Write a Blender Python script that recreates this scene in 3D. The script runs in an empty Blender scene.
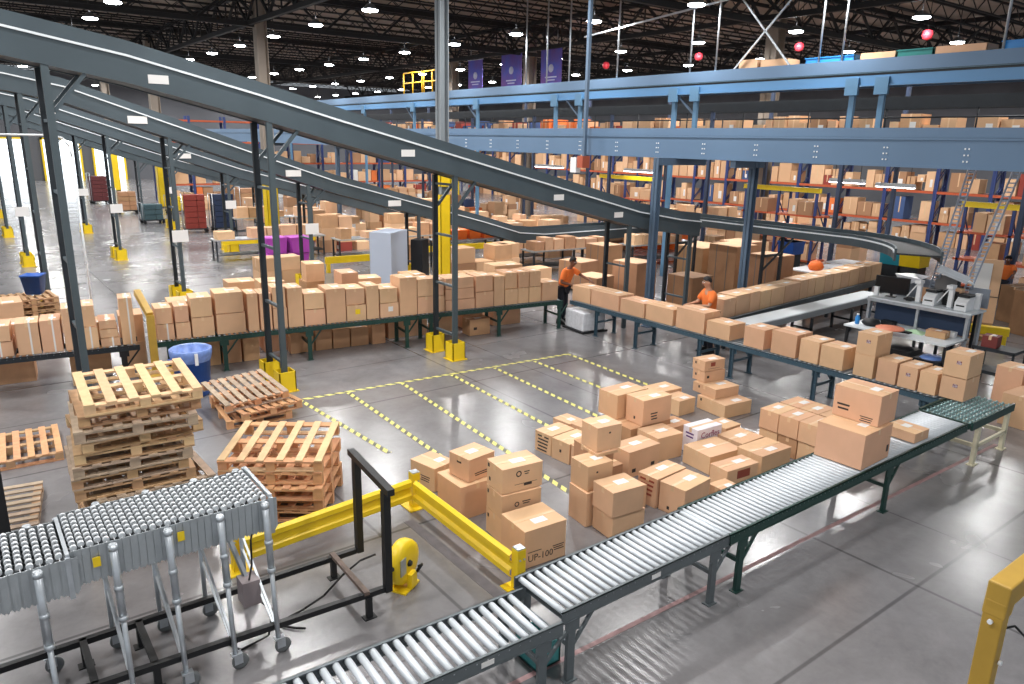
import bpy, bmesh, math, random
from mathutils import Vector, Matrix, Euler

# ------------------------------------------------------------------ camera, world, light, exposure
SC = bpy.context.scene
COL = SC.collection
F = 741.0; H = 5.0
PITCH = math.atan(201/741); ROLL = math.radians(1.15); YAW = math.radians(37.2)
_fx, _fy = math.sin(YAW), math.cos(YAW); _cp, _sp = math.cos(PITCH), math.sin(PITCH)
FW = Vector((_fx*_cp, _fy*_cp, -_sp)); _rt = Vector((_fy, -_fx, 0)); _up = Vector((_fx*_sp, _fy*_sp, _cp))
RT = _rt*math.cos(ROLL)+_up*math.sin(ROLL); UP = -_rt*math.sin(ROLL)+_up*math.cos(ROLL)
cam_d = bpy.data.cameras.new('camera'); cam = bpy.data.objects.new('camera', cam_d); COL.objects.link(cam)
cam_d.sensor_width = 36.0; cam_d.lens = F/1024*36; cam_d.clip_end = 400
M = Matrix((RT, UP, -FW)).transposed().to_4x4(); M.translation = Vector((0, 0, H)); cam.matrix_world = M
SC.camera = cam

W = bpy.data.worlds.new('world'); SC.world = W; W.use_nodes = True
W.node_tree.nodes['Background'].inputs[0].default_value = (0.86, 0.93, 1.0, 1)
W.node_tree.nodes['Background'].inputs[1].default_value = 0.42
SC.view_settings.view_transform = 'Standard'; SC.view_settings.look = 'None'
SC.view_settings.gamma = 1.0; SC.view_settings.use_curve_mapping = False
SC.view_settings.exposure = 0.58
LAMP_W = 185.0      # watts of each high bay lamp
LAMP_Z = 9.5

# ------------------------------------------------------------------ helpers
def lin(c):
    return tuple(((v/255)/12.92 if v/255 <= .04045 else ((v/255+.055)/1.055)**2.4) for v in c)+(1,)

MATS = {}
def mat(name, rgb, rough=.5, metal=0., noise=0., nscale=8., rnd=0., emit=0., bump=0., rgb2=None, spec=None, alpha=None):
    if name in MATS: return MATS[name]
    m = bpy.data.materials.new(name); m.use_nodes = True
    nt = m.node_tree; N = nt.nodes; L = nt.links; b = N['Principled BSDF']
    b.inputs['Roughness'].default_value = rough; b.inputs['Metallic'].default_value = metal
    c = lin(rgb); b.inputs['Base Color'].default_value = c
    if spec is not None: b.inputs['Specular IOR Level'].default_value = spec
    col = None
    if noise or rgb2:
        tc = N.new('ShaderNodeTexCoord'); tn = N.new('ShaderNodeTexNoise'); tn.inputs['Scale'].default_value = nscale
        tn.inputs['Detail'].default_value = 4
        L.new(tc.outputs['Object'], tn.inputs['Vector'])
        mx = N.new('ShaderNodeMix'); mx.data_type = 'RGBA'
        c2 = lin(rgb2) if rgb2 else tuple(v*(1-noise) for v in c[:3])+(1,)
        mx.inputs[6].default_value = c; mx.inputs[7].default_value = c2
        cr = N.new('ShaderNodeMapRange'); cr.inputs[1].default_value = .35; cr.inputs[2].default_value = .65
        L.new(tn.outputs['Fac'], cr.inputs[0]); L.new(cr.outputs[0], mx.inputs[0]); col = mx.outputs[2]
    if rnd:
        oi = N.new('ShaderNodeObjectInfo'); hs = N.new('ShaderNodeHueSaturation')
        mr = N.new('ShaderNodeMapRange'); mr.inputs[3].default_value = 1-rnd; mr.inputs[4].default_value = 1+rnd
        L.new(oi.outputs['Random'], mr.inputs[0]); L.new(mr.outputs[0], hs.inputs['Value'])
        mm = N.new('ShaderNodeMath'); mm.operation = 'MULTIPLY'; mm.inputs[1].default_value = 7.31
        fr = N.new('ShaderNodeMath'); fr.operation = 'FRACT'
        m2 = N.new('ShaderNodeMapRange'); m2.inputs[3].default_value = .493; m2.inputs[4].default_value = .507
        L.new(oi.outputs['Random'], mm.inputs[0]); L.new(mm.outputs[0], fr.inputs[0]); L.new(fr.outputs[0], m2.inputs[0]); L.new(m2.outputs[0], hs.inputs['Hue'])
        hs.inputs['Color'].default_value = c
        if col: L.new(col, hs.inputs['Color'])
        col = hs.outputs[0]
    if col: L.new(col, b.inputs['Base Color'])
    if emit:
        b.inputs['Emission Color'].default_value = c; b.inputs['Emission Strength'].default_value = emit
    if alpha is not None: b.inputs['Alpha'].default_value = alpha
    if bump:
        tc = N.new('ShaderNodeTexCoord'); tn = N.new('ShaderNodeTexNoise'); tn.inputs['Scale'].default_value = nscale*3
        L.new(tc.outputs['Object'], tn.inputs['Vector'])
        bp = N.new('ShaderNodeBump'); bp.inputs['Strength'].default_value = bump; bp.inputs['Distance'].default_value = .02
        L.new(tn.outputs['Fac'], bp.inputs['Height']); L.new(bp.outputs[0], b.inputs['Normal'])
    MATS[name] = m; return m

card = mat('cardboard', (224, 182, 144), .75, noise=.08, nscale=3, rnd=.09)
card2 = mat('cardboard_pink', (221, 176, 140), .75, noise=.07, nscale=3, rnd=.07)
cardd = mat('cardboard_brown', (196, 152, 114), .8, noise=.12, nscale=3, rnd=.14)
tapem = mat('packing_tape', (226, 190, 150), .3, noise=.05)
paper = mat('paper', (232, 230, 228), .6)
ink = mat('print_ink', (52, 44, 42), .6)
inkp = mat('print_purple', (92, 50, 122), .6)
inkr = mat('print_red', (150, 70, 52), .6)
steel = mat('galvanised_steel', (196, 202, 208), .38, .65, noise=.15, nscale=10)
roller = mat('roller_steel', (214, 220, 226), .42, .25)
railg = mat('grey_rail', (104, 112, 116), .5, .3, noise=.15, nscale=5)
green = mat('green_rail', (30, 66, 60), .45, .1, noise=.15, nscale=5)
greend = mat('blue_green_rail', (66, 92, 108), .45, .1, noise=.15, nscale=5)
inclg = mat('incline_grey', (76, 88, 95), .45, .2, noise=.12, nscale=1.5)
darkg = mat('dark_steel', (44, 50, 56), .5, .3, noise=.2, nscale=3)
postg = mat('post_grey', (76, 88, 94), .5, .15, noise=.08, nscale=2)
belt = mat('belt_black', (40, 43, 45), .55, noise=.1)
edgew = mat('bright_edge', (232, 238, 242), .45)
beamb = mat('beam_blue_grey', (96, 122, 150), .5, .1, noise=.07, nscale=.8)
postb = mat('post_blue_grey', (90, 110, 132), .5, .15, noise=.08, nscale=2)
yellow = mat('safety_yellow', (244, 208, 30), .4, noise=.06, nscale=4)
yellowd = mat('worn_yellow', (186, 148, 58), .5, noise=.12, nscale=5)
orangem = mat('orange_plastic', (244, 116, 40), .5)
purple = mat('purple_plastic', (176, 70, 178), .5)
bluep = mat('blue_plastic', (28, 84, 172), .45, noise=.1)
bluel = mat('light_blue_plastic', (46, 140, 214), .45)
teal = mat('teal_plastic', (20, 120, 116), .5)
black = mat('black_metal', (26, 27, 30), .5, .1)
rubber = mat('rubber', (30, 30, 32), .8)
woodl = mat('pallet_wood_light', (226, 190, 146), .8, noise=.14, nscale=9, rnd=.06)
woodm = mat('pallet_wood_mid', (194, 156, 118), .85, noise=.2, nscale=8, rnd=.12)
woodo = mat('pallet_wood_orange', (220, 166, 122), .85, noise=.2, nscale=8, rnd=.08)
woodg = mat('pallet_wood_grey', (186, 164, 142), .85, noise=.25, nscale=8, rnd=.12)
white = mat('white_enamel', (236, 238, 240), .45)
cream = mat('cream_paint', (222, 214, 186), .5)
cabg = mat('cabinet_grey', (138, 146, 158), .5, .1)
rackb = mat('rack_blue', (44, 62, 116), .5)
racko = mat('rack_orange', (186, 84, 48), .55)
film = mat('white_film', (228, 230, 236), .3, noise=.15, nscale=12)
screen = mat('screen_black', (14, 16, 20), .25)
deskw = mat('desk_laminate', (222, 228, 232), .35)
tableor = mat('orange_disc', (222, 132, 100), .5)
skin1 = mat('skin_brown', (120, 78, 58), .6)
skin2 = mat('skin_tan', (196, 148, 120), .6)
hairm = mat('hair_black', (24, 20, 20), .7)
shirtm = mat('orange_shirt', (252, 130, 58), .8, noise=.1, nscale=6)
trous = mat('dark_trousers', (34, 38, 50), .85)
ceilm = mat('ceiling_deck', (160, 146, 134), .9, noise=.3, nscale=.3)
jois = mat('joist_black', (22, 22, 24), .7)
lampm = mat('lamp_lens', (250, 253, 255), .4, emit=30)
tubem = mat('tube_lens', (250, 252, 255), .4, emit=7)
reflm = mat('lamp_reflector', (120, 124, 128), .4, .5)
bannm = mat('banner_blue', (92, 98, 196), .7, rgb2=(120, 84, 160), nscale=1.2)
colm = mat('column_paint', (140, 148, 154), .6, noise=.1, nscale=1)
colb = mat('column_beige', (150, 138, 126), .6, noise=.1, nscale=1)
redm = mat('red_sign', (206, 52, 66), .5)
slatew = mat('wall_panel', (96, 98, 104), .8, noise=.1, nscale=.3)
doorw = mat('dock_daylight', (232, 242, 250), .6, emit=1.6)

class MB:
    def __init__(s): s.v = []; s.f = []; s.mi = []; s.sm = []
    def add(s, vs, fs, mi=0, sm=False):
        o = len(s.v); s.v += [tuple(v) for v in vs]
        for f in fs: s.f.append(tuple(i+o for i in f)); s.mi.append(mi); s.sm.append(sm)
        return s
    def bx(s, x0, y0, z0, x1, y1, z1, mi=0):
        return s.add([(x0,y0,z0),(x1,y0,z0),(x1,y1,z0),(x0,y1,z0),(x0,y0,z1),(x1,y0,z1),(x1,y1,z1),(x0,y1,z1)],
                     [(0,3,2,1),(4,5,6,7),(0,1,5,4),(1,2,6,5),(2,3,7,6),(3,0,4,7)], mi)
    def bar(s, p, q, w, h, up=(0,0,1), mi=0):
        p = Vector(p); q = Vector(q); d = (q-p).normalized(); up = Vector(up)
        if abs(d.dot(up)) > .98: up = Vector((1,0,0))
        a = d.cross(up).normalized()*(w/2); b = a.cross(d).normalized()*(h/2)
        vs = [p-a-b, p+a-b, p+a+b, p-a+b, q-a-b, q+a-b, q+a+b, q-a+b]
        return s.add(vs, [(0,1,2,3),(7,6,5,4),(4,5,1,0),(5,6,2,1),(6,7,3,2),(7,4,0,3)], mi)
    def tube(s, p, q, r, n=10, r2=None, mi=0, caps=True, sm=True):
        p = Vector(p); q = Vector(q); r2 = r if r2 is None else r2; d = (q-p).normalized()
        up = Vector((0,0,1)) if abs(d.z) < .95 else Vector((1,0,0))
        a = d.cross(up).normalized(); b = d.cross(a).normalized()
        vs = []; 
        for c, rr in ((p, r), (q, r2)):
            for i in range(n):
                t = 2*math.pi*i/n; vs.append(c+(a*math.cos(t)+b*math.sin(t))*rr)
        s.add(vs, [(i, (i+1)%n, n+(i+1)%n, n+i) for i in range(n)], mi, sm)
        if caps:
            o = len(s.v)-2*n
            s.f += [tuple(o+n-1-i for i in range(n)), tuple(o+n+i for i in range(n))]; s.mi += [mi, mi]; s.sm += [False, False]
        return s
    def lathe(s, prof, c=(0,0,0), n=20, mi=0, axis='z'):
        vs = []
        for r, z in prof:
            for i in range(n):
                t = 2*math.pi*i/n
                if axis == 'z': vs.append((c[0]+r*math.cos(t), c[1]+r*math.sin(t), c[2]+z))
                elif axis == 'y': vs.append((c[0]+r*math.cos(t), c[1]+z, c[2]+r*math.sin(t)))
                else: vs.append((c[0]+z, c[1]+r*math.cos(t), c[2]+r*math.sin(t)))
        fs = []
        for k in range(len(prof)-1):
            for i in range(n): fs.append((k*n+i, k*n+(i+1)%n, (k+1)*n+(i+1)%n, (k+1)*n+i))
        return s.add(vs, fs, mi, True)
    def path(s, pts, r, n=6, mi=0):
        for a, b in zip(pts[:-1], pts[1:]): s.tube(a, b, r, n, mi=mi)
        return s
    def prism(s, poly, axis, a0, a1, mi=0):
        n = len(poly); vs = []
        for a in (a0, a1):
            for u, v in poly:
                vs.append({'x': (a,u,v), 'y': (u,a,v), 'z': (u,v,a)}[axis])
        return s.add(vs, [tuple(range(n))[::-1], tuple(range(n, 2*n))]+[(i, (i+1)%n, n+(i+1)%n, n+i) for i in range(n)], mi)
    def sweep(s, pts, u0, u1, v0, v1, mi=0):
        """rectangle u (sideways) x v (up) carried along a path of points"""
        P = [Vector(p) for p in pts]; vs = []
        for i, p in enumerate(P):
            a = P[max(i-1,0)]; b = P[min(i+1,len(P)-1)]; d = (b-a); d.z = 0; d.normalize()
            n = Vector((-d.y, d.x, 0))
            for u, v in ((u0,v0),(u1,v0),(u1,v1),(u0,v1)): vs.append(p+n*u+Vector((0,0,v)))
        fs = [(0,1,2,3), tuple(len(vs)-4+k for k in (3,2,1,0))]
        for i in range(len(P)-1):
            for k in range(4): fs.append((4*i+k, 4*i+4+k, 4*i+4+(k+1)%4, 4*i+(k+1)%4))
        return s.add(vs, fs, mi)
    def mesh(s, name, mats, off=(0,0,0)):
        me = bpy.data.meshes.new(name)
        me.from_pydata([(v[0]-off[0], v[1]-off[1], v[2]-off[2]) for v in s.v], [], s.f)
        mats = mats if isinstance(mats, (list, tuple)) else [mats]
        for m in mats: me.materials.append(m)
        me.polygons.foreach_set('material_index', s.mi); me.polygons.foreach_set('use_smooth', s.sm)
        me.update()
        bm = bmesh.new(); bm.from_mesh(me); bmesh.ops.recalc_face_normals(bm, faces=bm.faces[:]); bm.to_mesh(me); bm.free()
        return me

def setp(o, label=None, cat=None, group=None, kind=None):
    if label: o['label'] = label
    if cat: o['category'] = cat
    if group: o['group'] = group
    if kind: o['kind'] = kind
    return o
def thing(name, label, cat, loc=(0,0,0), rz=0, group=None, kind=None):
    o = bpy.data.objects.new(name, None); COL.objects.link(o); o.location = loc; o.rotation_euler = (0,0,rz)
    o.empty_display_size = .1
    return setp(o, label, cat, group, kind)
def part(name, mb, m, parent, label=None, world=False, bevel=0):
    """one mesh object under its thing; world=True: the shape was given in world coordinates"""
    off = (0,0,0)
    if world: off = tuple(parent.location) if parent.parent is None else tuple(parent.parent.location) if parent.parent.parent is None else tuple(parent.parent.parent.location)
    o = bpy.data.objects.new(name, mb.mesh(name, m, off)); COL.objects.link(o); o.parent = parent
    if label: o['label'] = label
    if bevel:
        b = o.modifiers.new('bevel', 'BEVEL'); b.width = bevel; b.segments = 2; b.limit_method = 'ANGLE'
    return o
def single(name, mb, m, label, cat, loc=(0,0,0), rz=0, group=None, kind=None):
    o = bpy.data.objects.new(name, mb.mesh(name, m, (0,0,0))); COL.objects.link(o); o.location = loc; o.rotation_euler = (0,0,rz)
    return setp(o, label, cat, group, kind)
def struct(name, mb, m, parent=None):
    o = bpy.data.objects.new(name, mb.mesh(name, m)); COL.objects.link(o)
    if parent: o.parent = parent
    else: o['kind'] = 'structure'
    return o
def copy_tree(o, parent=None):
    c = o.copy(); COL.objects.link(c); c.parent = parent
    for ch in list(o.children): copy_tree(ch, c)
    return c
def place(proto, loc, rz=0, label=None, used=set(), scale=None, group=None):
    if proto.name in used: o = copy_tree(proto)
    else: used.add(proto.name); o = proto
    o.location = loc; o.rotation_euler = (0,0,rz)
    if label: o['label'] = label
    if group: o['group'] = group
    if scale: o.scale = scale
    return o
ORD = ['first','second','third','fourth','fifth','sixth','seventh','eighth','ninth','tenth','eleventh','twelfth','thirteenth','fourteenth','fifteenth','sixteenth','seventeenth','eighteenth','nineteenth','twentieth']
def ordn(i):
    return ORD[i] if i < 20 else ('twenty-'+ORD[i-20] if i < 29 else ('thirtieth' if i == 29 else 'thirty-'+ORD[i-30]))
def R(d): return math.radians(d)
rng = random.Random(5)

# ------------------------------------------------------------------ the building
# floor material: polished concrete with wear, joints and tyre marks
def floor_mat():
    m = bpy.data.materials.new('polished_concrete'); m.use_nodes = True
    nt = m.node_tree; N = nt.nodes; L = nt.links; b = N['Principled BSDF']
    tc = N.new('ShaderNodeTexCoord')
    def noise(sc, det=5, rough=.6, dist=0.):
        n = N.new('ShaderNodeTexNoise'); n.inputs['Scale'].default_value = sc; n.inputs['Detail'].default_value = det
        n.inputs['Roughness'].default_value = rough; n.inputs['Distortion'].default_value = dist
        L.new(tc.outputs['Object'], n.inputs['Vector']); return n.outputs['Fac']
    def ramp(src, a, b_, lo, hi):
        r = N.new('ShaderNodeMapRange'); r.inputs[1].default_value = a; r.inputs[2].default_value = b_
        r.inputs[3].default_value = lo; r.inputs[4].default_value = hi; L.new(src, r.inputs[0]); return r.outputs[0]
    def mul(a, c):
        k = N.new('ShaderNodeMath'); k.operation = 'MULTIPLY'; L.new(a, k.inputs[0])
        if isinstance(c, float): k.inputs[1].default_value = c
        else: L.new(c, k.inputs[1])
        return k.outputs[0]
    big = ramp(noise(.22, 4, .6, .4), .32, .68, .80, 1.12)
    mid = mul(ramp(noise(1.1, 6, .72, .6), .3, .7, .84, 1.12), ramp(noise(4.5, 5, .65, .8), .35, .7, 1.03, .92))
    fine = ramp(noise(14, 5, .7), .3, .7, .96, 1.03)
    v = mul(mul(big, mid), fine)
    sep = N.new('ShaderNodeSeparateXYZ'); L.new(tc.outputs['Object'], sep.inputs[0])
    def joint(ax, off, per, w, dark):
        a = N.new('ShaderNodeMath'); a.operation = 'SUBTRACT'; L.new(sep.outputs[ax], a.inputs[0]); a.inputs[1].default_value = off
        p = N.new('ShaderNodeMath'); p.operation = 'PINGPONG'; L.new(a.outputs[0], p.inputs[0]); p.inputs[1].default_value = per/2
        return ramp(p.outputs[0], w*.4, w, dark, 1.0)
    v = mul(v, joint(0, 8.56, 4.65, .03, .5)); v = mul(v, joint(1, 3.23, 4.65, .03, .5))
    v = mul(v, joint(0, 10.12, 18.6, .022, .55)); v = mul(v, joint(1, 5.6, 9.3, .02, .62))
    # slab areas darkened by traffic along the near aisle
    sl = ramp(noise(.5, 3, .5, 1.2), .5, .75, 1.0, .82); v = mul(v, sl)
    base = N.new('ShaderNodeMix'); base.data_type = 'RGBA'; base.inputs[6].default_value = (0,0,0,1); base.inputs[7].default_value = lin((130, 128, 130))
    L.new(v, base.inputs[0]); base.clamp_factor = False
    L.new(base.outputs[2], b.inputs['Base Color'])
    L.new(ramp(noise(.7, 3, .5, .3), .3, .7, .20, .28), b.inputs['Roughness'])
    b.inputs['Specular IOR Level'].default_value = .85
    return m
struct('floor', MB().bx(-14, -8, -.2, 64, 96, 0), floor_mat())
struct('wall_far', MB().bx(-14, 93.7, 0, 64, 94, 11), slatew)
struct('wall_right', MB().bx(61.7, -8, 0, 62, 93.7, 11), mat('far_wall', (90, 92, 98), .8, noise=.3, nscale=.4))
for k, (x0, x1) in enumerate([(4.6, 7.4), (8.9, 12.2), (13.6, 16.4)]):
    d = MB(); d.bx(x0, 93.55, 0, x1, 93.68, 4.2)
    o = struct('door_%d' % (k+1), d, doorw)
    fr = MB(); fr.bx(x0-.2, 93.4, 0, x0, 93.7, 4.4); fr.bx(x1, 93.4, 0, x1+.2, 93.7, 4.4); fr.bx(x0-.2, 93.4, 4.2, x1+.2, 93.7, 4.4)
    struct('door_frame', fr, yellow, o)
ceil = struct('ceiling', MB().bx(-14, -8, 11.6, 64, 96, 11.8), ceilm)
# bar joists along x, truss girders along y
jm = MB(); x = -14
jm.bar((-14,0,11.5), (62,0,11.5), .09, .09); jm.bar((-14,0,10.9), (62,0,10.9), .07, .07)
k = 0
while x < 61.5:
    jm.bar((x,0,11.5 if k%2 else 10.9), (x+.8,0,10.9 if k%2 else 11.5), .035, .035); x += .8; k += 1
jme = jm.mesh('bar_joist', jois)
y = 14
while y < 93:
    o = bpy.data.objects.new('bar_joist', jme); COL.objects.link(o); o.parent = ceil; o.location = (0, y, 0); y += 1.9
gm = MB(); gm.bar((0,-8,11.35), (0,93,11.35), .22, .22); gm.bar((0,-8,10.0), (0,93,10.0), .2, .2)
y = -8; k = 0
while y < 92:
    gm.bar((0,y,11.3 if k%2 else 10.05), (0,y+1.5,10.05 if k%2 else 11.3), .1, .1)
    gm.bar((0,y,10.05), (0,y,11.3), .06, .06); y += 1.5; k += 1
gme = gm.mesh('roof_girder', jois)
for x in (-3, 12.3, 27.6, 42.9, 58):
    o = bpy.data.objects.new('roof_girder', gme); COL.objects.link(o); o.parent = ceil; o.location = (x, 0, 0)
g2 = MB(); g2.bar((-14,0,11.35), (62,0,11.35), .2, .2); g2.bar((-14,0,9.95), (62,0,9.95), .2, .2); x = -14; k = 0
while x < 61:
    g2.bar((x,0,11.3 if k%2 else 10), (x+1.5,0,10 if k%2 else 11.3), .1, .1); x += 1.5; k += 1
g2e = g2.mesh('roof_girder', jois)
for y in (20.3, 36.7, 53, 69.5):
    o = bpy.data.objects.new('roof_girder', g2e); COL.objects.link(o); o.parent = ceil; o.location = (0, y, 0)

ORD = ['first','second','third','fourth','fifth','sixth','seventh','eighth','ninth','tenth','eleventh','twelfth','thirteenth','fourteenth','fifteenth','sixteenth','seventeenth','eighteenth','nineteenth','twentieth']
# high bay lamps
lp = thing('high_bay_lamp', 'round white high bay lamp hanging under the dark roof', 'ceiling light', group='high bay lamps under the roof')
part('reflector', MB().lathe([(.06,.30),(.12,.28),(.22,.18),(.30,.09),(.29,.08),(.2,.16),(.08,.25)], n=18), reflm, lp)
part('lens', MB().lathe([(.0,.0),(.15,.01),(.25,.03),(.29,.06),(.28,.09),(0,.09)], n=18), lampm, lp)
part('hanger_rod', MB().tube((0,0,.28), (0,0,2.1), .02, 6), jois, lp)
ld = bpy.data.lights.new('lamp_light', 'AREA'); ld.shape = 'DISK'; ld.size = .7; ld.energy = LAMP_W; ld.color = (1.0, .985, .96)
lo = bpy.data.objects.new('lamp_light', ld); COL.objects.link(lo); lo.parent = lp; lo.location = (0,0,-.02)
first = True
for k in range(-1, 7):
    x = 5.85+7.7*k
    offy = {0: 1.7, 1: 1.7, 2: 2.9, 3: 4.1, 4: 1.1}.get(k, 2.0)
    for j in range(-1, 18):
        y = offy+5.05*j
        if k < 0 and y > 45: continue
        if (x > 6 and y < 8) or y < 1: continue
        o = lp if first else copy_tree(lp)
        first = False; o.location = (x, y, LAMP_Z); o['label'] = 'round white high bay lamp, line %s from the left, %s from the near end' % (ordn(k+1), ordn(j+1))
AVOID = []      # footprints of posts, legs and tables that floor goods must keep clear of
# ------------------------------------------------------------------ sloping belt conveyors
def lerp_z(prof, x):
    for (a, za), (b, zb) in zip(prof[:-1], prof[1:]):
        if a <= x <= b: return za+(zb-za)*(x-a)/(b-a)
    return prof[-1][1]
def post_guard(x, y, s=.17, h=.42, label='yellow steel guard around the foot of a grey conveyor post'):
    g = MB()
    g.bx(-s,-s,0,-s+.02,s,h); g.bx(s-.02,-s,0,s,s,h); g.bx(-s,-s,0,s,-s+.02,h); g.bx(-s,s-.02,0,s,s,h); g.bx(-s-.04,-s-.04,0,s+.04,-s,.015); g.bx(-s-.04,s,0,s+.04,s+.04,.015); g.bx(-s-.04,-s,0,-s,s,.015); g.bx(s,-s,0,s+.04,s,.015)
    return single('post_guard', g, yellow, label, 'post guard', (x, y, .002))
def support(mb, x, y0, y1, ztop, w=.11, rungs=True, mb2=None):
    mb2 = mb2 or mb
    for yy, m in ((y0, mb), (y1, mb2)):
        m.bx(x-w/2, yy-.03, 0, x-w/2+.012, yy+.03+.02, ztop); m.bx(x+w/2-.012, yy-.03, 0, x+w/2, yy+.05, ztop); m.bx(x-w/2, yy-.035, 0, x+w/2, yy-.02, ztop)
def incline(name, label, prof, y0, y1, frames, gz=.25, cz=.42, group=None, tail=None, detail=True):
    t = thing(name, label, 'conveyor', ((prof[0][0]+prof[-1][0])/2, (y0+y1)/2, 0), group=group)
    path = [(x, (y0+y1)/2, z) for x, z in prof] + (tail or [])
    hw = (y1-y0)/2
    def P(n, mb, m, **k): return part(n, mb, m, t, world=True, **k)
    P('side_channel', MB().sweep(path, -hw, -hw+.05, -cz, .0), inclg); P('side_channel', MB().sweep(path, hw-.05, hw, -cz, .0), inclg)
    P('guard_panel', MB().sweep(path, -hw+.03, -hw+.045, 0, gz), inclg); P('guard_panel', MB().sweep(path, hw-.045, hw-.03, 0, gz), inclg)
    e = MB().sweep(path, -hw-.04, -hw+.01, -.01, .025); P('edge_strip', e, edgew)
    P('belt', MB().sweep(path, -hw+.06, hw-.06, -.12, -.08), belt)
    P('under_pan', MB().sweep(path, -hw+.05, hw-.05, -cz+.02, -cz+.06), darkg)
    for fx in frames:
        AVOID.append((fx-.25, y0-.25, fx+.25, y1+.25))
        zt = lerp_z(prof, fx)-cz
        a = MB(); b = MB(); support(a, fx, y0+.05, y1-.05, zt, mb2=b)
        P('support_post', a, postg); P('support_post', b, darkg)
        z = .55
        while z < zt-.2: P('cross_rung', MB().bx(fx-.03, y0+.05, z, fx+.03, y1-.05, z+.05), inclg); z += 1.15
        if fx < 12:
            for yk in (y0+.06, y1-.06): P('knee_brace', MB().bar((fx+.05, yk, zt-.7), (fx+.55, yk, lerp_z(prof, fx+.55)-cz), .06, .06), inclg)
    return t

main_prof = [(-7,7.1),(-3,6.95),(-.5,6.75),(1,6.52),(2.7,6.22),(4.8,5.72),(6.4,5.31),(10.7,4.25),(15,3.2),(16.7,2.92),(17.6,2.82)]
m1 = incline('incline_conveyor', 'longest dark grey inclined belt conveyor, crossing highest over the pallets and the blue bin', main_prof, 14.15, 15.1, [1.52, 5.0, 9.1, 14.7, 17.25])
prof2 = [(-7,6.95),(-3,6.8),(1.6,6.4),(2.9,6.15),(8,4.4),(10.4,3.6),(16.5,1.95),(18.2,1.45),(19.5,1.32),(27,1.3)]
for x_ in (3.15, 7.9, 12.1, 14.2):
    z_ = lerp_z(main_prof, x_); part('sign_plate', MB().bx(x_-.16, 14.14, z_-.30, x_+.16, 14.148, z_-.16), paper, m1, 'small white plate', world=True)
m2 = incline('incline_conveyor', 'second inclined grey belt conveyor, running just below and behind the longest one', prof2, 23.6, 24.6, [1.9, 5.4, 9.5, 13.6, 18.0, 22.5], gz=.22, cz=.4)
m3 = incline('incline_conveyor', 'third inclined grey belt conveyor back, seen under the second one', prof2[:8]+[(19.5,1.4),(22,1.4)], 33.6, 34.6, [2.2, 5.4, 9.9, 13.6, 18.0], gz=.22, cz=.4)
m4 = incline('incline_conveyor', 'fourth inclined grey belt conveyor back, far left', prof2[:8]+[(19.5,1.4)], 43.6, 44.6, [2.2, 5.6, 9.8, 14.5], gz=.22, cz=.4, detail=False)
m5 = incline('incline_conveyor', 'farthest inclined grey belt conveyor at the left', prof2[:8]+[(19.5,1.4)], 53.6, 54.6, [2.4, 5.6, 10.2], gz=.22, cz=.4, detail=False)
for m_, pr, yy, xs in ((m2, prof2, 23.59, (4.6, 9.0, 12.6)), (m3, prof2, 33.59, (3.5, 8.2))):
    for x_ in xs:
        z_ = lerp_z(pr, x_); part('sign_plate', MB().bx(x_-.25, yy-.01, z_-.3, x_+.25, yy, z_-.1), paper, m_, 'small white plate', world=True)
for m_, xs, yy in ((m2, (5.4, 9.5), 23.6), (m3, (2.2, 5.4, 9.9), 33.6), (m4, (5.6, 9.8), 43.6)):
    for x_ in xs: part('paper_tag', MB().bx(x_-.2, yy-.03, 1.9, x_+.25, yy-.02, 2.25), paper, m_, 'white paper tag', world=True)
G = 'yellow guards at the feet of conveyor posts'
for i, (x, y, w) in enumerate([(5.0,14.2,'nearest, beside the grey wooden pallets'),(5.0,15.08,'next to the blue bin under the green roller conveyor'),(9.1,14.2,'at the near foot of the ladder frame by the taped floor'),(9.1,15.1,'at the far foot of the ladder frame by the taped floor')]):
    post_guard(x, y, label='yellow post guard '+w)
for fr, y, lab in (([1.9, 5.4, 9.5, 13.6], 23.65, 'second'), ([2.2, 5.4, 9.9], 33.65, 'third'), ([2.2, 5.6, 9.8], 43.65, 'fourth'), ([2.4, 5.6], 53.65, 'farthest')):
    for j, x in enumerate(fr):
        for dy, sd in ((0, 'near'), (.9, 'far')):
            post_guard(x, y+dy, s=.2, label='yellow guard, %s post, %s frame from the left, %s inclined conveyor' % (sd, ORD[j], lab))

# level belt into a curve above the packing station
t = thing('curved_belt_conveyor', 'level dark belt conveyor that bends round above the packing station', 'conveyor', (19, 12, 0))
path = [(19.0, y, 2.75) for y in (16.2, 15, 13, 11, 10)]
for k in range(1, 9):
    a = k/8*R(66); path.append((19.0-2.3*(1-math.cos(a)), 10-2.3*math.sin(a), 2.75-.01*k))
part('side_channel', MB().sweep(path, -.5, -.45, -.19, .10), inclg, t, world=True); part('side_channel', MB().sweep(path, .45, .5, -.19, .10), inclg, t, world=True)
part('belt', MB().sweep(path, -.45, .45, -.04, 0), belt, t, world=True)
part('edge_strip', MB().sweep(path, -.53, -.5, .0, .035), edgew, t, world=True)
for y in (15.8, 12.6):
    for x in (18.55, 19.45): part('support_post', MB().bx(x-.04, y-.04, 0, x+.04, y+.04, 2.58), darkg, t, world=True)
    part('cross_rung', MB().bx(18.5, y-.03, 1.9, 19.5, y+.03, 1.97), darkg, t, world=True); part('knee_brace', MB().bar((18.55, y, 1.5), (18.55, y-.9, 2.55), .05, .05), darkg, t, world=True)

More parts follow.
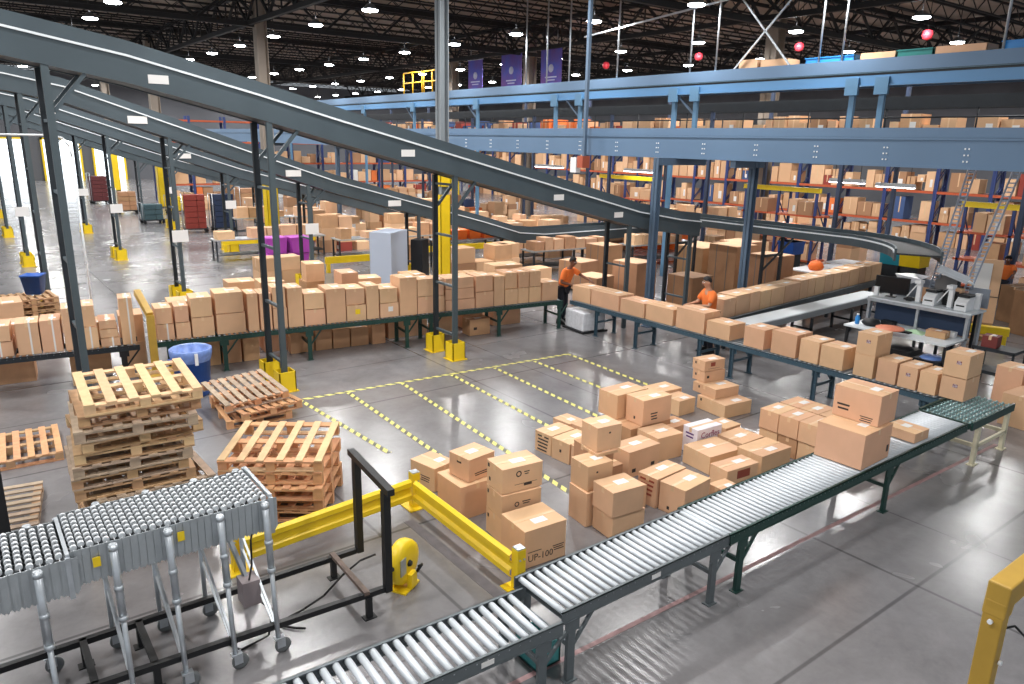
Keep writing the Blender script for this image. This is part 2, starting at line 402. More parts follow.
# ------------------------------------------------------------------ high level conveyors on blue grey beams (run along y)
t = thing('mezzanine_conveyor', 'lower of the two long blue-grey beam conveyors crossing the hall', 'conveyor', (16.4, 25, 0))
def P(n, mb, m, **k): return part(n, mb, m, t, world=True, **k)
def ibeam(mb, x, y0, y1, z0, z1, w=.18, tk=.025):
    mb.bx(x-tk/2, y0, z0, x+tk/2, y1, z1); mb.bx(x-w/2, y0, z0, x+w/2, y1, z0+.03); mb.bx(x-w/2, y0, z1-.03, x+w/2, y1, z1)
bo = MB(); bo.bx(16.0, 1, 4.66, 16.05, 62, 5.2); bo.bx(15.97, 1, 4.63, 16.12, 62, 4.68); bo.bx(15.97, 1, 5.18, 16.12, 62, 5.22)
b = MB(); b.bx(17.25, 1, 4.66, 17.3, 62, 5.2); P('side_beam', b, beamb)
P('guard_rail_panel', MB().bx(16.0, 1, 5.24, 16.03, 62, 5.42), beamb); P('guard_rail_panel', MB().bx(17.27, 1, 5.24, 17.3, 62, 5.42), beamb)
P('belt', MB().bx(16.12, 1, 5.1, 17.2, 62, 5.18), darkg)
x = MB(); y = 1.5
while y < 62: x.bx(16.05, y, 4.7, 17.25, y+.08, 4.8); y += 1.55
P('cross_member', x, darkg)
for y in [14.58-1.6*k for k in range(-14, 8)]:
    for z in (4.78, 4.9, 5.02):
        for dy in (-.035, .035): bo.bx(15.985, y+dy-.012, z-.015, 16.0, y+dy+.012, z+.015, 1)
P('side_beam', bo, [beamb, white])
for y in (5.2, 9.95, 14.72, 24.2, 33.8, 43.4, 53):
    if y in (5.2, ): continue
    yy = {9.95: 12.05, 14.72: 13.95, 24.2: 26.2, 33.8: 36.2, 43.4: 46.2, 53: 56.2}.get(y, y)
    for xx in ((15.38 if yy == 13.95 else 16.95 if y == 9.95 else 16.15),):
        AVOID.append((xx-.2, yy-.2, xx+.2, yy+.2))
        p = MB(); p.bx(xx-.09, yy-.09, 0, xx-.075, yy+.09, 4.64); p.bx(xx+.075, yy-.09, 0, xx+.09, yy+.09, 4.64); p.bx(xx-.09, yy-.01, 0, xx+.09, yy+.01, 4.64); p.bx(xx-.13, yy-.13, 0, xx+.13, yy+.13, .03); P('support_post', p, postb)
    P('cross_head', MB().bx(15.3 if yy == 13.95 else 16.05, yy-.08, 4.45, 17.28, yy+.08, 4.64), postb)

t = thing('mezzanine_conveyor', 'upper long blue-grey beam conveyor with cartons and blue trays riding on it', 'conveyor', (22.4, 25, 0))
P('side_panel', MB().bx(22.0, 1, 7.14, 22.04, 70, 7.50), beamb); P('side_panel', MB().bx(23.0, 1, 7.14, 23.04, 70, 7.5), beamb)
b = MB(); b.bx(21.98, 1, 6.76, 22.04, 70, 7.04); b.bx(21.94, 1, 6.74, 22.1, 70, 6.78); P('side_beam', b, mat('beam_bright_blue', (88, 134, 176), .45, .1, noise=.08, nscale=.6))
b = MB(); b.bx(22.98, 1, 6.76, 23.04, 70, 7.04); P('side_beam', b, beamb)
P('belt', MB().bx(22.05, 1, 7.2, 22.99, 70, 7.26), belt)
P('track_gap', MB().bx(22.01, 1, 7.03, 22.03, 70, 7.15), darkg)
P('edge_strip', MB().bx(21.96, 1, 7.1, 22.0, 70, 7.13), greend)
for y in (5.5, 11.6, 12.5, 18.4, 19.4, 24.6, 26.2, 32.3, 38.7, 45, 51.5, 58):
    AVOID.append((21.85, y-.2, 22.2, y+.2)); p = MB(); p.bx(22.0, y-.08, 0 if y in (5.5, 19.4, 32.3, 45, 58) else 5.2, 22.12, y+.08, 6.75); p.bx(21.9, y-.2, 6.5, 22.0, y+.2, 6.98)
    P('support_post', p, mat('post_bright_blue', (86, 126, 158), .5))
    if y in (18.4, 24.6, 32.3, 38.7):
        q = MB(); q.bar((22.06, y, 6.0), (22.06, y+.9, 6.75), .07, .07); P('knee_brace', q, postb)
for y in (8.64, 13.0, 13.75, 17.66, 18.8, 22.5, 25.4, 26.9, 28.4, 36):
    P('hanger_rod', MB().tube((22.05, y, 7.5), (22.05, y, 11.6), .035, 6), steel)
q = MB(); q.bar((22.05, 16.87, 7.5), (22.05, 13.5, 10.9), .05, .05); q.bar((22.05, 14.76, 7.5), (22.05, 17.9, 10.9), .05, .05); q.bar((22.05, 24.5, 9.2), (22.05, 15.4, 9.9), .06, .06); P('sway_brace', q, steel)

# a third platform level between them, behind (dark deck with rails and goods)
t = thing('pick_platform', 'dark steel picking platform behind the two beam conveyors', 'platform', (29, 25, 0))
P('deck_edge', MB().bx(27, 2, 5.3, 27.1, 61, 5.55), darkg); P('deck', MB().bx(27, 2, 5.45, 31.34, 61, 5.55), darkg)
r = MB()
for z in (6.05,): r.tube((27.05, 2, z), (27.05, 61, z), .03, 6)
for k in range(20): r.tube((27.05, 2+3*k, 5.5), (27.05, 2+3*k, 6.4), .03, 6)
P('hand_rail', r, darkg)
P('upper_edge', MB().bx(31.2, 2, 7.5, 31.34, 61, 7.75), darkg); P('high_side_beam', MB().bx(27.0, 2, 6.35, 27.08, 61, 6.75), darkg); P('high_side_beam', MB().bx(28.1, 2, 6.35, 28.18, 61, 6.75), darkg)
for k in range(10):
    AVOID += [(26.9, 3+6.2*k-.15, 27.25, 3+6.2*k+.15), (31.1, 3+6.2*k-.15, 31.45, 3+6.2*k+.15)]
    P('post', MB().bx(27.0, 3+6.2*k-.07, 0, 27.14, 3+6.2*k+.07, 6.4), mat('dark_blue_post', (52, 66, 92), .5)); P('post', MB().bx(31.2, 3+6.2*k-.07, 0, 31.34, 3+6.2*k+.07, 7.6), mat('dark_blue_post', (52, 66, 92), .5))

# goods on the top conveyor
def tray(label, y, L, m, z=7.5, h=.16, w=.7):
    b = MB(); b.bx(0,0,0,w,L,.02); b.bx(0,0,0,.02,L,h); b.bx(w-.02,0,0,w,L,h); b.bx(0,0,0,w,.02,h); b.bx(0,L-.02,0,w,L,h); b.bx(-.02,-.02,h-.03,0,L+.02,h); b.bx(-.02,-.02,h-.03,w,0,h)
    return single('tray', b, m, label, 'tray', (22.12, y, z-.05))
tray('bright blue tray on the top conveyor, to the left of the long cartons', 12.65, 1.6, bluel, h=.22)
tray('blue tray on the top conveyor at the right edge of the picture', 7.4, 1.3, bluel, h=.26)
tray('teal tray between two flat cartons on the top conveyor', 10.4, .98, teal, h=.24)
for lab, y, L, h in [('flat open carton on the top conveyor, right of the teal tray', 9.05, 1.3, .24),
                     ('flat open carton on the top conveyor, left of the teal tray', 11.42, 1.05, .22),
                     ('low carton on the top conveyor beside the crossed rods', 14.9, 1.0, .26),
                     ('small carton on the top conveyor left of the crossed rods', 16.0, .75, .32)]:
    b = MB(); b.bx(0,0,0,.7,L,.02); b.bx(0,0,0,.015,L,h); b.bx(.685,0,0,.7,L,h); b.bx(0,0,0,.7,.015,h); b.bx(0,L-.015,0,.7,L,h); b.bx(.01,.01,h-.05,.69,L-.01,h-.04)
    single('carton', b, card2, lab, 'box', (22.12, y, 7.46))

# pole that drops in front of the beams
t = thing('drop_pole', 'thin grey-blue power pole hanging in front of both beam conveyors', 'pole', (15.75, 17.3, 0))
P('pole', MB().bx(15.70, 17.25, 4.35, 15.80, 17.35, 11.6), postb)
P('junction_box', MB().bx(15.6, 17.2, 4.25, 15.9, 17.45, 4.6), mat('rust_orange', (170, 84, 60), .6)); P('switch_box', MB().bx(15.6, 17.5, 4.1, 15.8, 17.75, 4.55), white)
# yellow safety rail on the top conveyor far left
t = thing('safety_railing', 'yellow tubular safety railing standing on the far end of the top conveyor', 'railing', (22.5, 38, 7.5))
for a, bb in ((36.2, 38.0), (38.2, 40.3)):
    r = MB()
    for z in (8.1, 8.65): r.tube((22.3, a, z), (22.3, bb, z), .04, 6)
    for y in (a, (a+bb)/2, bb): r.tube((22.3, y, 7.45), (22.3, y, 8.65), .04, 6)
    P('rail_section', r, mat('rail_yellow', (250, 190, 40), .5))

# building columns
def column(x, y, w, m, ztop, label, guard=None):
    t = thing('building_column', label, 'column', (x, y, 0)); AVOID.append((x-.6, y-.6, x+.6, y+.6))
    c = MB(); c.bx(-w/2,-w/2,0,-w/2+.03,w/2,ztop); c.bx(w/2-.03,-w/2,0,w/2,w/2,ztop); c.bx(-w/2,-.02,0,w/2,.02,ztop); c.bx(-w/2-.05,-w/2-.05,0,w/2+.05,w/2+.05,.03)
    part('shaft', c, m, t)
    if guard:
        g = MB(); a = w/2+.03
        for z0, z1 in guard: g.bx(-a,-a,z0,a,-a+.02,z1); g.bx(-a,a-.02,z0,a,a,z1); g.bx(-a,-a,z0,-a+.02,a,z1); g.bx(a-.02,-a,z0,a,a,z1)
        part('column_guard', g, yellow, t)
    return t
column(12.42, 20.1, .3, colm, 11.6, 'tall grey building column with yellow wrap, in the middle of the hall', [(0.1, 3.35), (3.6, 4.1)])
column(12.75, 36.6, .5, colb, 11.6, 'grey building column with yellow wrap at the left, behind the inclined conveyors', [(.1, 3.0)])
for i, (x, y) in enumerate([(32.0, 40.8), (32.0, 22.3)]):
    column(x, y, .62, colb, 11.6, 'beige column rising behind the top conveyor, %s' % ['between the blue banners', 'near the crossed rods'][i])
for i, (x, y) in enumerate([(12.3, 57), (12.3, 75), (31.9, 50)]):
    column(x, y, .6, colb, 11.6, 'far building column with yellow wrap, %s' % ['in line with the loading area', 'the one closest to the bright dock doors', 'seen above the second inclined conveyor'][i], [(.1, 4.2)])

# banners
for lab, px, X, y, z0, z1, w in [('left and smallest of the three blue hanging banners', 0, 28, 41.3, 8.0, 9.9, 1.6), ('middle one of the three blue hanging banners', 0, 28, 37.5, 7.9, 10.2, 2.0), ('right one of the three blue hanging banners', 0, 28, 33.8, 7.9, 10.0, 1.8)]:
    t = thing('hanging_banner', lab, 'banner', (X, y, z0), group='blue banners')
    part('cloth', MB().bx(0, -w/2, 0, .02, w/2, z1-z0), bannm, t)
    mk = MB().lathe([(0,-.012),(.22,-.012),(.22,0)], (0, 0, (z1-z0)*.5), 14, axis='x'); mk.bx(-.012, -.5, .55, 0, .5, .62); mk.bx(-.012, -.35, .4, 0, .35, .46); part('white_motif', mk, mat('motif_white', (206, 208, 232), .7), t)
    part('top_bar', MB().tube((0,-w/2-.05,z1-z0), (0,w/2+.05,z1-z0), .03, 6), steel, t)
    part('wire', MB().tube((0,-.5,z1-z0), (0,-.5,11.6-z0), .012, 4).tube((0,.5,z1-z0), (0,.5,11.6-z0), .012, 4), steel, t)
for i, (X, y, z) in enumerate([(30, 19.7, 9.1), (30, 14.4, 9.1), (30, 25.1, 9.1), (30, 31.5, 9.1)]):
    t = thing('aisle_marker', 'round red marker hanging high above the racks, %s from the right' % ORD[[1, 0, 2, 3][i]], 'sign', (X, y, z))
    part('disc', MB().lathe([(0,-.2),(.16,-.14),(.2,0),(.16,.14),(0,.2)], n=14), redm, t); part('wire', MB().tube((0,0,.2), (0,0,11.59-z), .015, 4), jois, t)

# ------------------------------------------------------------------ pallet racks along the back
BW = 2.7; RX = 42; LV = [0, 1.25, 2.85, 4.5, 6.1, 7.7]
def rack(label):
    t = thing('pallet_rack', label, 'rack', (RX, 0, 0))
    for yy in (0, BW-.1):
        u = MB(); u.bx(0,yy,0,.1,yy+.09,6.4); u.bx(1.0,yy,0,1.1,yy+.09,6.4); z = .3
        while z < 5.3: u.bar((.05,yy+.045,z), (1.05,yy+.045,z+.9), .03, .05); z += 1.0
        part('upright_frame', u, rackb, t)
    for z in LV[1:5]:
        b = MB(); b.bx(-.02,.1,z-.13,.03,BW-.1,z); b.bx(1.07,.1,z-.13,1.12,BW-.1,z); part('load_beam', b, racko, t)
        part('shelf_deck', MB().bx(.03,.1,z-.03,1.07,BW-.1,z-.01), darkg, t)
    return t
r0 = rack('x'); NB = 20; Y0 = 10.4
for k in range(NB):
    place(r0, (RX, Y0+k*BW, 0), label='blue and orange pallet rack bay, %s from the right at the back' % ordn(k))

# cartons: one mesh per variant, real flaps, seam and tape
def carton_mesh(wx, wy, h, m=card, seam='x', label=True, bevel=.008, name='carton'):
    b = MB(); t = .006
    b.bx(0,0,0,wx,wy,h-t)
    if seam == 'x': b.bx(0,0,h-t,wx,wy/2-.003,h); b.bx(0,wy/2+.003,h-t,wx,wy,h)
    else: b.bx(0,0,h-t,wx/2-.003,wy,h); b.bx(wx/2+.003,0,h-t,wx,wy,h)
    q = .0015; tw = .028
    if seam == 'x': b.bx(-q,wy/2-tw,h-.07,wx+q,wy/2+tw,h+q,1)
    else: b.bx(wx/2-tw,-q,h-.07,wx/2+tw,wy+q,h+q,1)
    if label:
        lx = min(.3, wx*.45); ly = min(.2, wy*.4); b.bx(wx*.5,wy*.12,h,wx*.5+lx,wy*.12+ly,h+q*1.4,2)
    return b.mesh(name, [m, tapem, paper])
var = [carton_mesh(1,1,1,mm,s,l) for mm in (card, cardd, card2) for s in ('x','y') for l in (True, False)]
def far_carton(x, y, z, wx, wy, h, rz, label, group, v=None, name='carton'):
    o = bpy.data.objects.new(name, var[rng.randrange(12) if v is None else v]); COL.objects.link(o)
    o.location = (x, y, z); o.scale = (wx, wy, h); o.rotation_euler = (0, 0, rz)
    return setp(o, label, 'box', group)
FARM = [card, cardd, card2, mat('card_tan', (210, 168, 130), .8), mat('card_dull', (170, 128, 96), .8), tapem, paper, mat('goods_red', (150, 60, 50), .7), mat('goods_blue', (60, 84, 130), .7), mat('goods_orange', (230, 120, 60), .7)]
FAR = MB()
def mass_box(x, y, z, wx, wy, h, m=None):
    m = rng.choice([0,0,1,2,3,3,4]) if m is None else m
    if z < 3 and any(x < a[2] and x+wx > a[0] and y < a[3] and y+wy > a[1] for a in AVOID): return
    FAR.bx(x, y, z, x+wx, y+wy, z+h, m)
    if rng.random() < .6: FAR.bx(x-.003, y+wy/2-.03, z+h*.3, x+wx+.003, y+wy/2+.03, z+h+.003, 5)
    if rng.random() < .25: FAR.bx(x-.004, y+wy*.2, z+h*.2, x, y+wy*.5, z+h*.6, 6)
n = 0
for k in range(NB):
    for li, z in enumerate(LV[:4]):
        y = .16
        while y < BW-.5:
            w = rng.choice([.5, .6, .75, .9]); w = min(w, BW-.16-y)
            if w < .5: break
            h = rng.uniform(.6, 1.0) if li == 0 else rng.uniform(.7, 1.3) if li < 3 else rng.uniform(.25, .7)
            if rng.random() < .25: w = .5; h *= .6
            if rng.random() < .9: mass_box(RX+.05+rng.random()*.12, Y0+k*BW+y, z+.001, .9, w-.06, h, rng.choice([7,8,9]) if rng.random() < .04 else None)
            if h < .62 and li < 3: mass_box(RX+.1, Y0+k*BW+y+.03, z+h+.004, .8, w-.12, rng.uniform(.3, .42))
            y += w
y = 3.2
while y < 60:
    w = rng.choice([.4, .6, .8]); 
    if rng.random() < .85: mass_box(29.6+rng.random()*.3, y, 5.552, .8, w-.05, rng.uniform(.3, .75), rng.choice([7,8,9,9]) if rng.random() < (.1 if y < 25 else .35) else None)
    y += w
# a second rack row across the far left part of the hall
for k in range(10):
    o = place(r0, (13.2+k*BW, 64, 0), R(-90), label='pallet rack bay in the far cross row under the inclined conveyors, %s from the left' % ordn(k))
    for li, z in enumerate(LV[:4]):
        x = .16
        while x < BW-.5:
            w = rng.choice([.5, .7, .8, 1.0]); w = min(w, BW-.16-x)
            if w < .4: break
            if rng.random() < .9: mass_box(13.2+k*BW+x, 63.0, z+.001, w-.05, .85, rng.uniform(.4, 1.0), rng.choice([7,8,9,6]) if rng.random() < .15 else None)
            x += w
# nearer goods rows with yellow top beams, between the racks and the packing area
for i, (y0, y1, z) in enumerate([(27.4, 31.6, 3.2), (17.9, 21.8, 3.2), (8.6, 12.2, 3.1)]):
    t = thing('order_frame', 'blue-posted frame with yellow top beam, %s from the left before the back racks' % ORD[i], 'rack', (30, y0, 0))
    part('top_beam', MB().bx(0,0,z-.12,.14,y1-y0,z+.08), yellow, t)
    for yy in (.1, (y1-y0)/2, y1-y0-.2):
        AVOID.append((29.9, y0+yy-.05, 31.1, y0+yy+.15))
        p = MB(); p.bx(0,yy,0,.1,yy+.1,z-.12); p.bx(.9,yy,0,1.0,yy+.1,z-.12); p.bar((.05,yy+.05,.3), (.95,yy+.05,1.5), .04, .04); p.bar((.05,yy+.05,2.7), (.95,yy+.05,1.5), .04, .04); part('upright_frame', p, rackb, t)
    for zz in (.15, 1.1, 2.1): part('shelf', MB().bx(0,0,zz-.08,1.0,y1-y0,zz), racko, t)
    for zz in (.15, 1.1, 2.1):
        y = y0+.3
        while y < y1-.7:
            w = rng.choice([.45, .6, .75]); mass_box(30.05, y, zz+.001, .8, w-.04, rng.uniform(.4, .75)); y += w
# hanging tube lights
for i, (y0, y1, z) in enumerate([(15.9, 17.4, 3.62), (13.9, 15.4, 3.55), (27.4, 29.4, 3.55), (34.6, 37.4, 3.5), (45, 48.5, 3.5), (52, 56, 3.5)]):
    t = thing('tube_lamp', 'long white fluorescent lamp hanging below the beams, %s from the right' % ORD[[1,0,2,3,4,5][i]], 'ceiling light', (29.8, y0, z))
    part('housing', MB().prism([(-.14,0),(.14,0),(.06,.14),(-.06,.14)], 'y', 0, y1-y0), white, t)
    part('tube', MB().bx(-.12,.03,-.03,.12,y1-y0-.03,0), tubem, t)
    part('wire', MB().tube((0,.2,.14), (0,.2,5.44-z), .012, 4).tube((0,y1-y0-.2,.14), (0,y1-y0-.2,5.44-z), .012, 4), jois, t)
# ------------------------------------------------------------------ roller conveyors
def roller_conveyor(label, x, y, rz, L, wd, z, railm, pitch, rr, legs, legm, group=None, name='roller_conveyor', rh=.13, tag=None, rmat=None, legstyle='c', skip=None, lower=False):
    """origin at the near-left corner; runs along local +x, width along +y; z = top of the rollers"""
    t = thing(name, label, 'conveyor', (x, y, 0), rz, group)
    zr = z-rr
    for yy, s in ((0, 1), (wd, -1)):
        b = MB(); b.bx(0, yy-.004*s if s > 0 else yy-.035, z-rh, L, yy+.035 if s > 0 else yy+.004, z-rh+.012)
        b.bx(0, min(yy, yy+.008*s), z-rh, L, max(yy, yy+.008*s), z+.004); b.bx(0, min(yy, yy+.035*s), z-.006, L, max(yy, yy+.035*s), z+.004)
        part('side_rail', b, railm, t)
    n = int(L/pitch)
    rows = [pitch*.6+i*pitch for i in range(n)]
    for i, xx in enumerate(rows[:100]):
        part('roller', MB().tube((xx, .03, zr), (xx, wd-.03, zr), rr, 12).tube((xx, .0, zr), (xx, wd, zr), .008, 6), rmat or roller, t)
    for lx in legs:
        for yy in (.03, wd-.03):
            lg = MB(); lg.bx(lx-.045, yy-.02, 0, lx-.038, yy+.02, z-rh); lg.bx(lx+.038, yy-.02, 0, lx+.045, yy+.02, z-rh); lg.bx(lx-.045, yy-.024, 0, lx+.045, yy-.018, z-rh)
            lg.bx(lx-.07, yy-.05, 0, lx+.07, yy+.05, .012); lg.bx(lx-.09, yy-.026, z-rh-.12, lx+.09, yy-.02, z-rh+.04)
            part('leg', lg, legm, t)
        c = MB(); c.bx(lx-.02, .03, z*.45, lx+.02, wd-.03, z*.45+.05); c.bx(lx-.02, .03, z-rh-.06, lx+.02, wd-.03, z-rh-.02)
        c.bar((lx+.02, .03, z*.45), (lx+.28, .03, z-rh), .03, .03); part('cross_brace', c, legm, t)
    if tag:
        part('rating_label', MB().bx(tag, -.008, z-.09, tag+.13, -.003, z-.04), paper, t, 'small white label on the grey rail')
    return t
roller_conveyor('nearest grey roller conveyor section, running out of the bottom edge', 1.2, 4.50, R(-2.2), 2.8, .68, .72, railg, .112, .034, [.35, 2.58], railg, tag=1.9, group='roller conveyor sections')
roller_conveyor('middle grey roller conveyor section, beside the carton printed UP-100', 4.0, 4.42, 0, 2.5, .74, .80, railg, .1, .031, [.14, 2.25], railg, tag=1.2)
gc = roller_conveyor('long roller conveyor section with dark green rails carrying the big cartons', 6.46, 4.40, 0, 6.0, .78, .81, green, .092, .027, [.25, 3.6], green)
part('dark_cross_band', MB().bx(6.05,.0,.70,6.1,.78,.79), green, gc)
# corner transfer with small wheels
t = thing('wheel_transfer_conveyor', 'green skate-wheel corner section where the side line meets the near line, on cream legs', 'conveyor', (12.55, 4.36, 0), 0)
for yy in (0, .82): part('side_rail', MB().bx(0, yy, .68, 1.65, yy+.035, .815), green, t)
for i in range(13):
    b = MB(); yy = .06
    b.tube((.08+i*.125, .03, .775), (.08+i*.125, .83, .775), .007, 6); k = 0
    while yy < .8: b.tube((.08+i*.125, yy, .775), (.08+i*.125, yy+.025, .775), .03, 10); yy += .095
    part('wheel_row', b, mat('wheel_pale_green', (150, 182, 184), .4, .3), t)
for lx in (.35, 1.5):
    for yy in (.04, .8): part('leg', MB().bx(lx-.05, yy-.03, 0, lx+.05, yy+.03, .68).bx(lx-.09, yy-.06, 0, lx+.09, yy+.06, .015), cream, t)
    part('leg_brace', MB().bx(lx-.03, .04, .3, lx+.03, .8, .36), cream, t)
l = MB(); l.bx(.35, .01, .3, 1.5, .05, .36); part('leg_stretcher', l, cream, t)

# the line that runs away from the corner (along y), and the left line
def chain_line(label, x, y, rz, L, wd, z, m, legs, legm, pitch=.11, name='roller_conveyor', rr=.024):
    return roller_conveyor(label, x, y, rz, L, wd, z, m, pitch, rr, legs, legm, name=name, rh=.10, rmat=mat('roller_dark', (150, 158, 164), .4, .3))
# local +x runs along world -y when rz = -90; the near rail is then at +y side -> start x at 14.1 side
chain_line('blue-green roller line loaded with cartons, front half nearest the corner', 13.36, 5.2, R(90), 4.9, .74, .79, greend, [.3, 2.4, 4.4], greend, name='roller_conveyor').location.x = 14.1
chain_line('blue-green roller line loaded with cartons, far half where the workers stand', 14.1, 10.1, R(90), 4.9, .74, .79, greend, [.4, 2.4, 3.85], greend)
a = math.atan2(15.07-16.64, 13.0)
def Lp(s, d=0., z=0.):   # point along the left line, s metres from its start, d metres behind its near edge
    return (.39+s*math.cos(a)-d*math.sin(a), 16.64+s*math.sin(a)+d*math.cos(a), z)
p = Lp(-1.5); chain_line('dark roller line at the far left, loaded with strapped cartons', p[0], p[1], a, 3.9, .76, .79, darkg, [.4, 3.6], black)
p = Lp(2.7); chain_line('green roller line under the carton row, left half by the blue bin', p[0], p[1], a, 5.88, .76, .79, green, [.3, 1.35, 3.2, 5.6], green)
p = Lp(8.6); chain_line('green roller line under the carton row, right half by the first worker', p[0], p[1], a, 4.3, .76, .79, green, [.35, 2.3, 4.2], green)

# ------------------------------------------------------------------ cartons with their own details
def text_mesh(s, size, m, depth=.001):
    cu = bpy.data.curves.new('txt', 'FONT'); cu.body = s; cu.size = size; cu.extrude = depth; cu.resolution_u = 2
    o = bpy.data.objects.new('txt', cu); COL.objects.link(o); bpy.context.view_layer.update()
    me = bpy.data.meshes.new_from_object(o.evaluated_get(bpy.context.evaluated_depsgraph_get()))
    bpy.data.objects.remove(o); bpy.data.curves.remove(cu); me.materials.clear(); me.materials.append(m); return me
def text_on(parent, s, size, m, loc, face, name='printing'):
    me = text_mesh(s, size, m); o = bpy.data.objects.new(name, me); COL.objects.link(o); o.parent = parent; o.location = loc
    o.rotation_euler = {'-y': (R(90), 0, 0), '-x': (R(90), 0, R(-90)), '+z': (0,0,0)}[face]; return o
def carton(x, y, z, wx, wy, h, rz, label, group='cartons on the floor', m=card, seam=None, lab=None, hole=None, marks=None, strap=False):
    """near corner at (x, y); wx along local x, wy along local y"""
    t = thing('carton', label, 'box', (x, y, z+.002), R(rz), group); h -= .007
    seam = seam or ('x' if wx >= wy else 'y'); b = MB(); tk = .006
    b.bx(0,0,0,wx,wy,h-tk); o = part('body', b, m, t, bevel=.006)
    f1 = MB(); f2 = MB()
    if seam == 'x': f1.bx(-.002,-.002,h-tk,wx+.002,wy/2-.003,h); f2.bx(-.002,wy/2+.003,h-tk,wx+.002,wy+.002,h)
    else: f1.bx(-.002,-.002,h-tk,wx/2-.003,wy+.002,h); f2.bx(wx/2+.003,-.002,h-tk,wx+.002,wy+.002,h)
    part('top_flap', f1, m, t); part('top_flap', f2, m, t)
    q = .0025; tw = .027; tp = MB()
    if seam == 'x': tp.bx(-q,wy/2-tw,h-.08,wx+q,wy/2+tw,h+q)
    else: tp.bx(wx/2-tw,-q,h-.08,wx/2+tw,wy+q,h+q)
    part('packing_tape', tp, tapem, t)
    lx, ly = min(.2, wx*.36), min(.12, wy*.32)
    lw = lab or (rng.uniform(.3, .5), rng.uniform(.1, .5))
    part('shipping_label', MB().bx(wx*lw[0], wy*lw[1], h, wx*lw[0]+lx, wy*lw[1]+ly, h+.004), paper, t)
    e = .0015
    if hole:
        part('hand_hole', MB().bx(-e, wy*.5-.045, h*.68, .004, wy*.5+.045, h*.68+.03), ink, t)
    for mk in (marks or []):
        k = mk[0]
        if k == 'circle':
            c = MB(); cx, cz, r_ = mk[1:4]; n = 20; vs = []
            for i in range(n):
                a_ = 2*math.pi*i/n
                for rr_ in (r_, r_*.6): vs.append((cx+rr_*math.cos(a_), -e, cz+rr_*math.sin(a_)))
            c.add(vs, [(2*i, 2*i+1, (2*i+3)%(2*n), (2*i+2)%(2*n)) for i in range(n)]); part('round_mark', c, ink, t)
        elif k == 'bar':
            x0, z0, x1, z1 = mk[1:5]; part('printing', MB().bx(x0,-e,z0,x1,0,z1), mk[5] if len(mk) > 5 else ink, t)
        elif k == 'lines':
            x0, z0, x1, n_, dz = mk[1:6]; c = MB()
            for i in range(n_): c.bx(x0+.01*i,-e,z0-dz*i-dz*.45,x1-.015*(i%2),0,z0-dz*i)
            part('printing', c, mk[6] if len(mk) > 6 else ink, t)
        elif k == 'xlines':
            y0, z0, y1, n_, dz = mk[1:6]; c = MB()
            for i in range(n_): c.bx(-e,y0+.01*i,z0-dz*i-dz*.45,0,y1-.015*(i%2),z0-dz*i)
            part('printing', c, mk[6] if len(mk) > 6 else ink, t)
        elif k == 'text': text_on(t, mk[1], mk[2], mk[5] if len(mk) > 5 else ink, (mk[3], -e, mk[4]), '-y')
        elif k == 'spot':
            part('corner_mark', MB().bx(-e, mk[1]-.02, mk[2]-.025, 0, mk[1]+.02, mk[2]+.025), ink, t)
    return t
FL = None
# group by the yellow guard rail
carton(4.95, 6.19, 0, .62, .53, .51, -4, 'carton printed UP-100 standing at the near end of the yellow guard rail', marks=[('text', 'UP-100', .125, .05, .08), ('lines', .42, .20, .59, 3, .028), ('lines', .05, .21, .25, 1, .02)], lab=(.35,.2))
carton(5.06, 6.79, 0, .58, .44, .36, -7, 'carton at the bottom of the stack of three with round black marks', marks=[('spot', .38, .26)])
carton(5.05, 6.80, .36, .58, .42, .33, -8, 'middle carton of the stack of three with round black marks', marks=[('circle', .22, .17, .035), ('lines', .3, .2, .42, 2, .03), ('spot', .37, .25)])
carton(5.07, 6.82, .69, .60, .40, .35, -6, 'top carton of the stack of three with round black marks', marks=[('circle', .24, .24, .042), ('lines', .32, .26, .4, 2, .03), ('lines', .18, .1, .52, 1, .012), ('bar', .32, .06, .44, .1), ('spot', .35, .28), ('spot', .32, .1)])
carton(4.97, 7.62, 0, .56, .60, .50, 0, 'large plain carton with a smaller hand-holed carton on top of it')
carton(5.14, 7.67, .50, .47, .42, .34, 8, 'carton with a black hand hole on top of the large plain carton', hole=True, marks=[('lines', .1, .11, .42, 2, .03)])
carton(5.12, 8.55, 0, .42, .52, .38, 12, 'low carton farthest left, beside a taped floor line', marks=[('xlines', .1, .2, .3, 3, .035)])
carton(5.55, 8.2, 0, .38, .42, .42, 8, 'low carton tucked behind the large plain carton')
# leaning row at the left of the big group
for i, (x, y, wx, wy, h, rz, lab, mk) in enumerate([
    (7.36, 8.58, .55, .38, .36, 5, 'farthest low carton of the short row left of the big group', [('xlines', .06, .3, .32, 5, .06)]),
    (7.38, 8.15, .58, .40, .36, 5, 'second low carton of the short row left of the big group', [('spot', .2, .18)]),
    (7.42, 7.72, .56, .40, .37, 5, 'third low carton of the short row left of the big group', None),
    (8.02, 8.35, .5, .45, .38, 5, 'white-topped low carton behind the short row', None),
    (8.0, 8.86, .35, .4, .34, 5, 'small carton at the back corner of the short row', None)]):
    carton(x, y, 0, wx, wy, h, rz, lab, marks=mk)
carton(6.25, 6.52, 0, .38, .40, .50, -6, 'bottom carton of the tall narrow stack left of the middle')
carton(6.28, 6.55, .50, .42, .38, .37, -5, 'second carton of the tall narrow stack, with a small black dot', marks=[('bar', .14, .24, .17, .265)])
carton(6.58, 6.70, .87, .36, .34, .05, -6, 'thin flat carton in the tall narrow stack')
carton(6.72, 6.98, .0, .42, .40, .86, -6, 'tall carton behind the tall narrow stack', m=cardd)
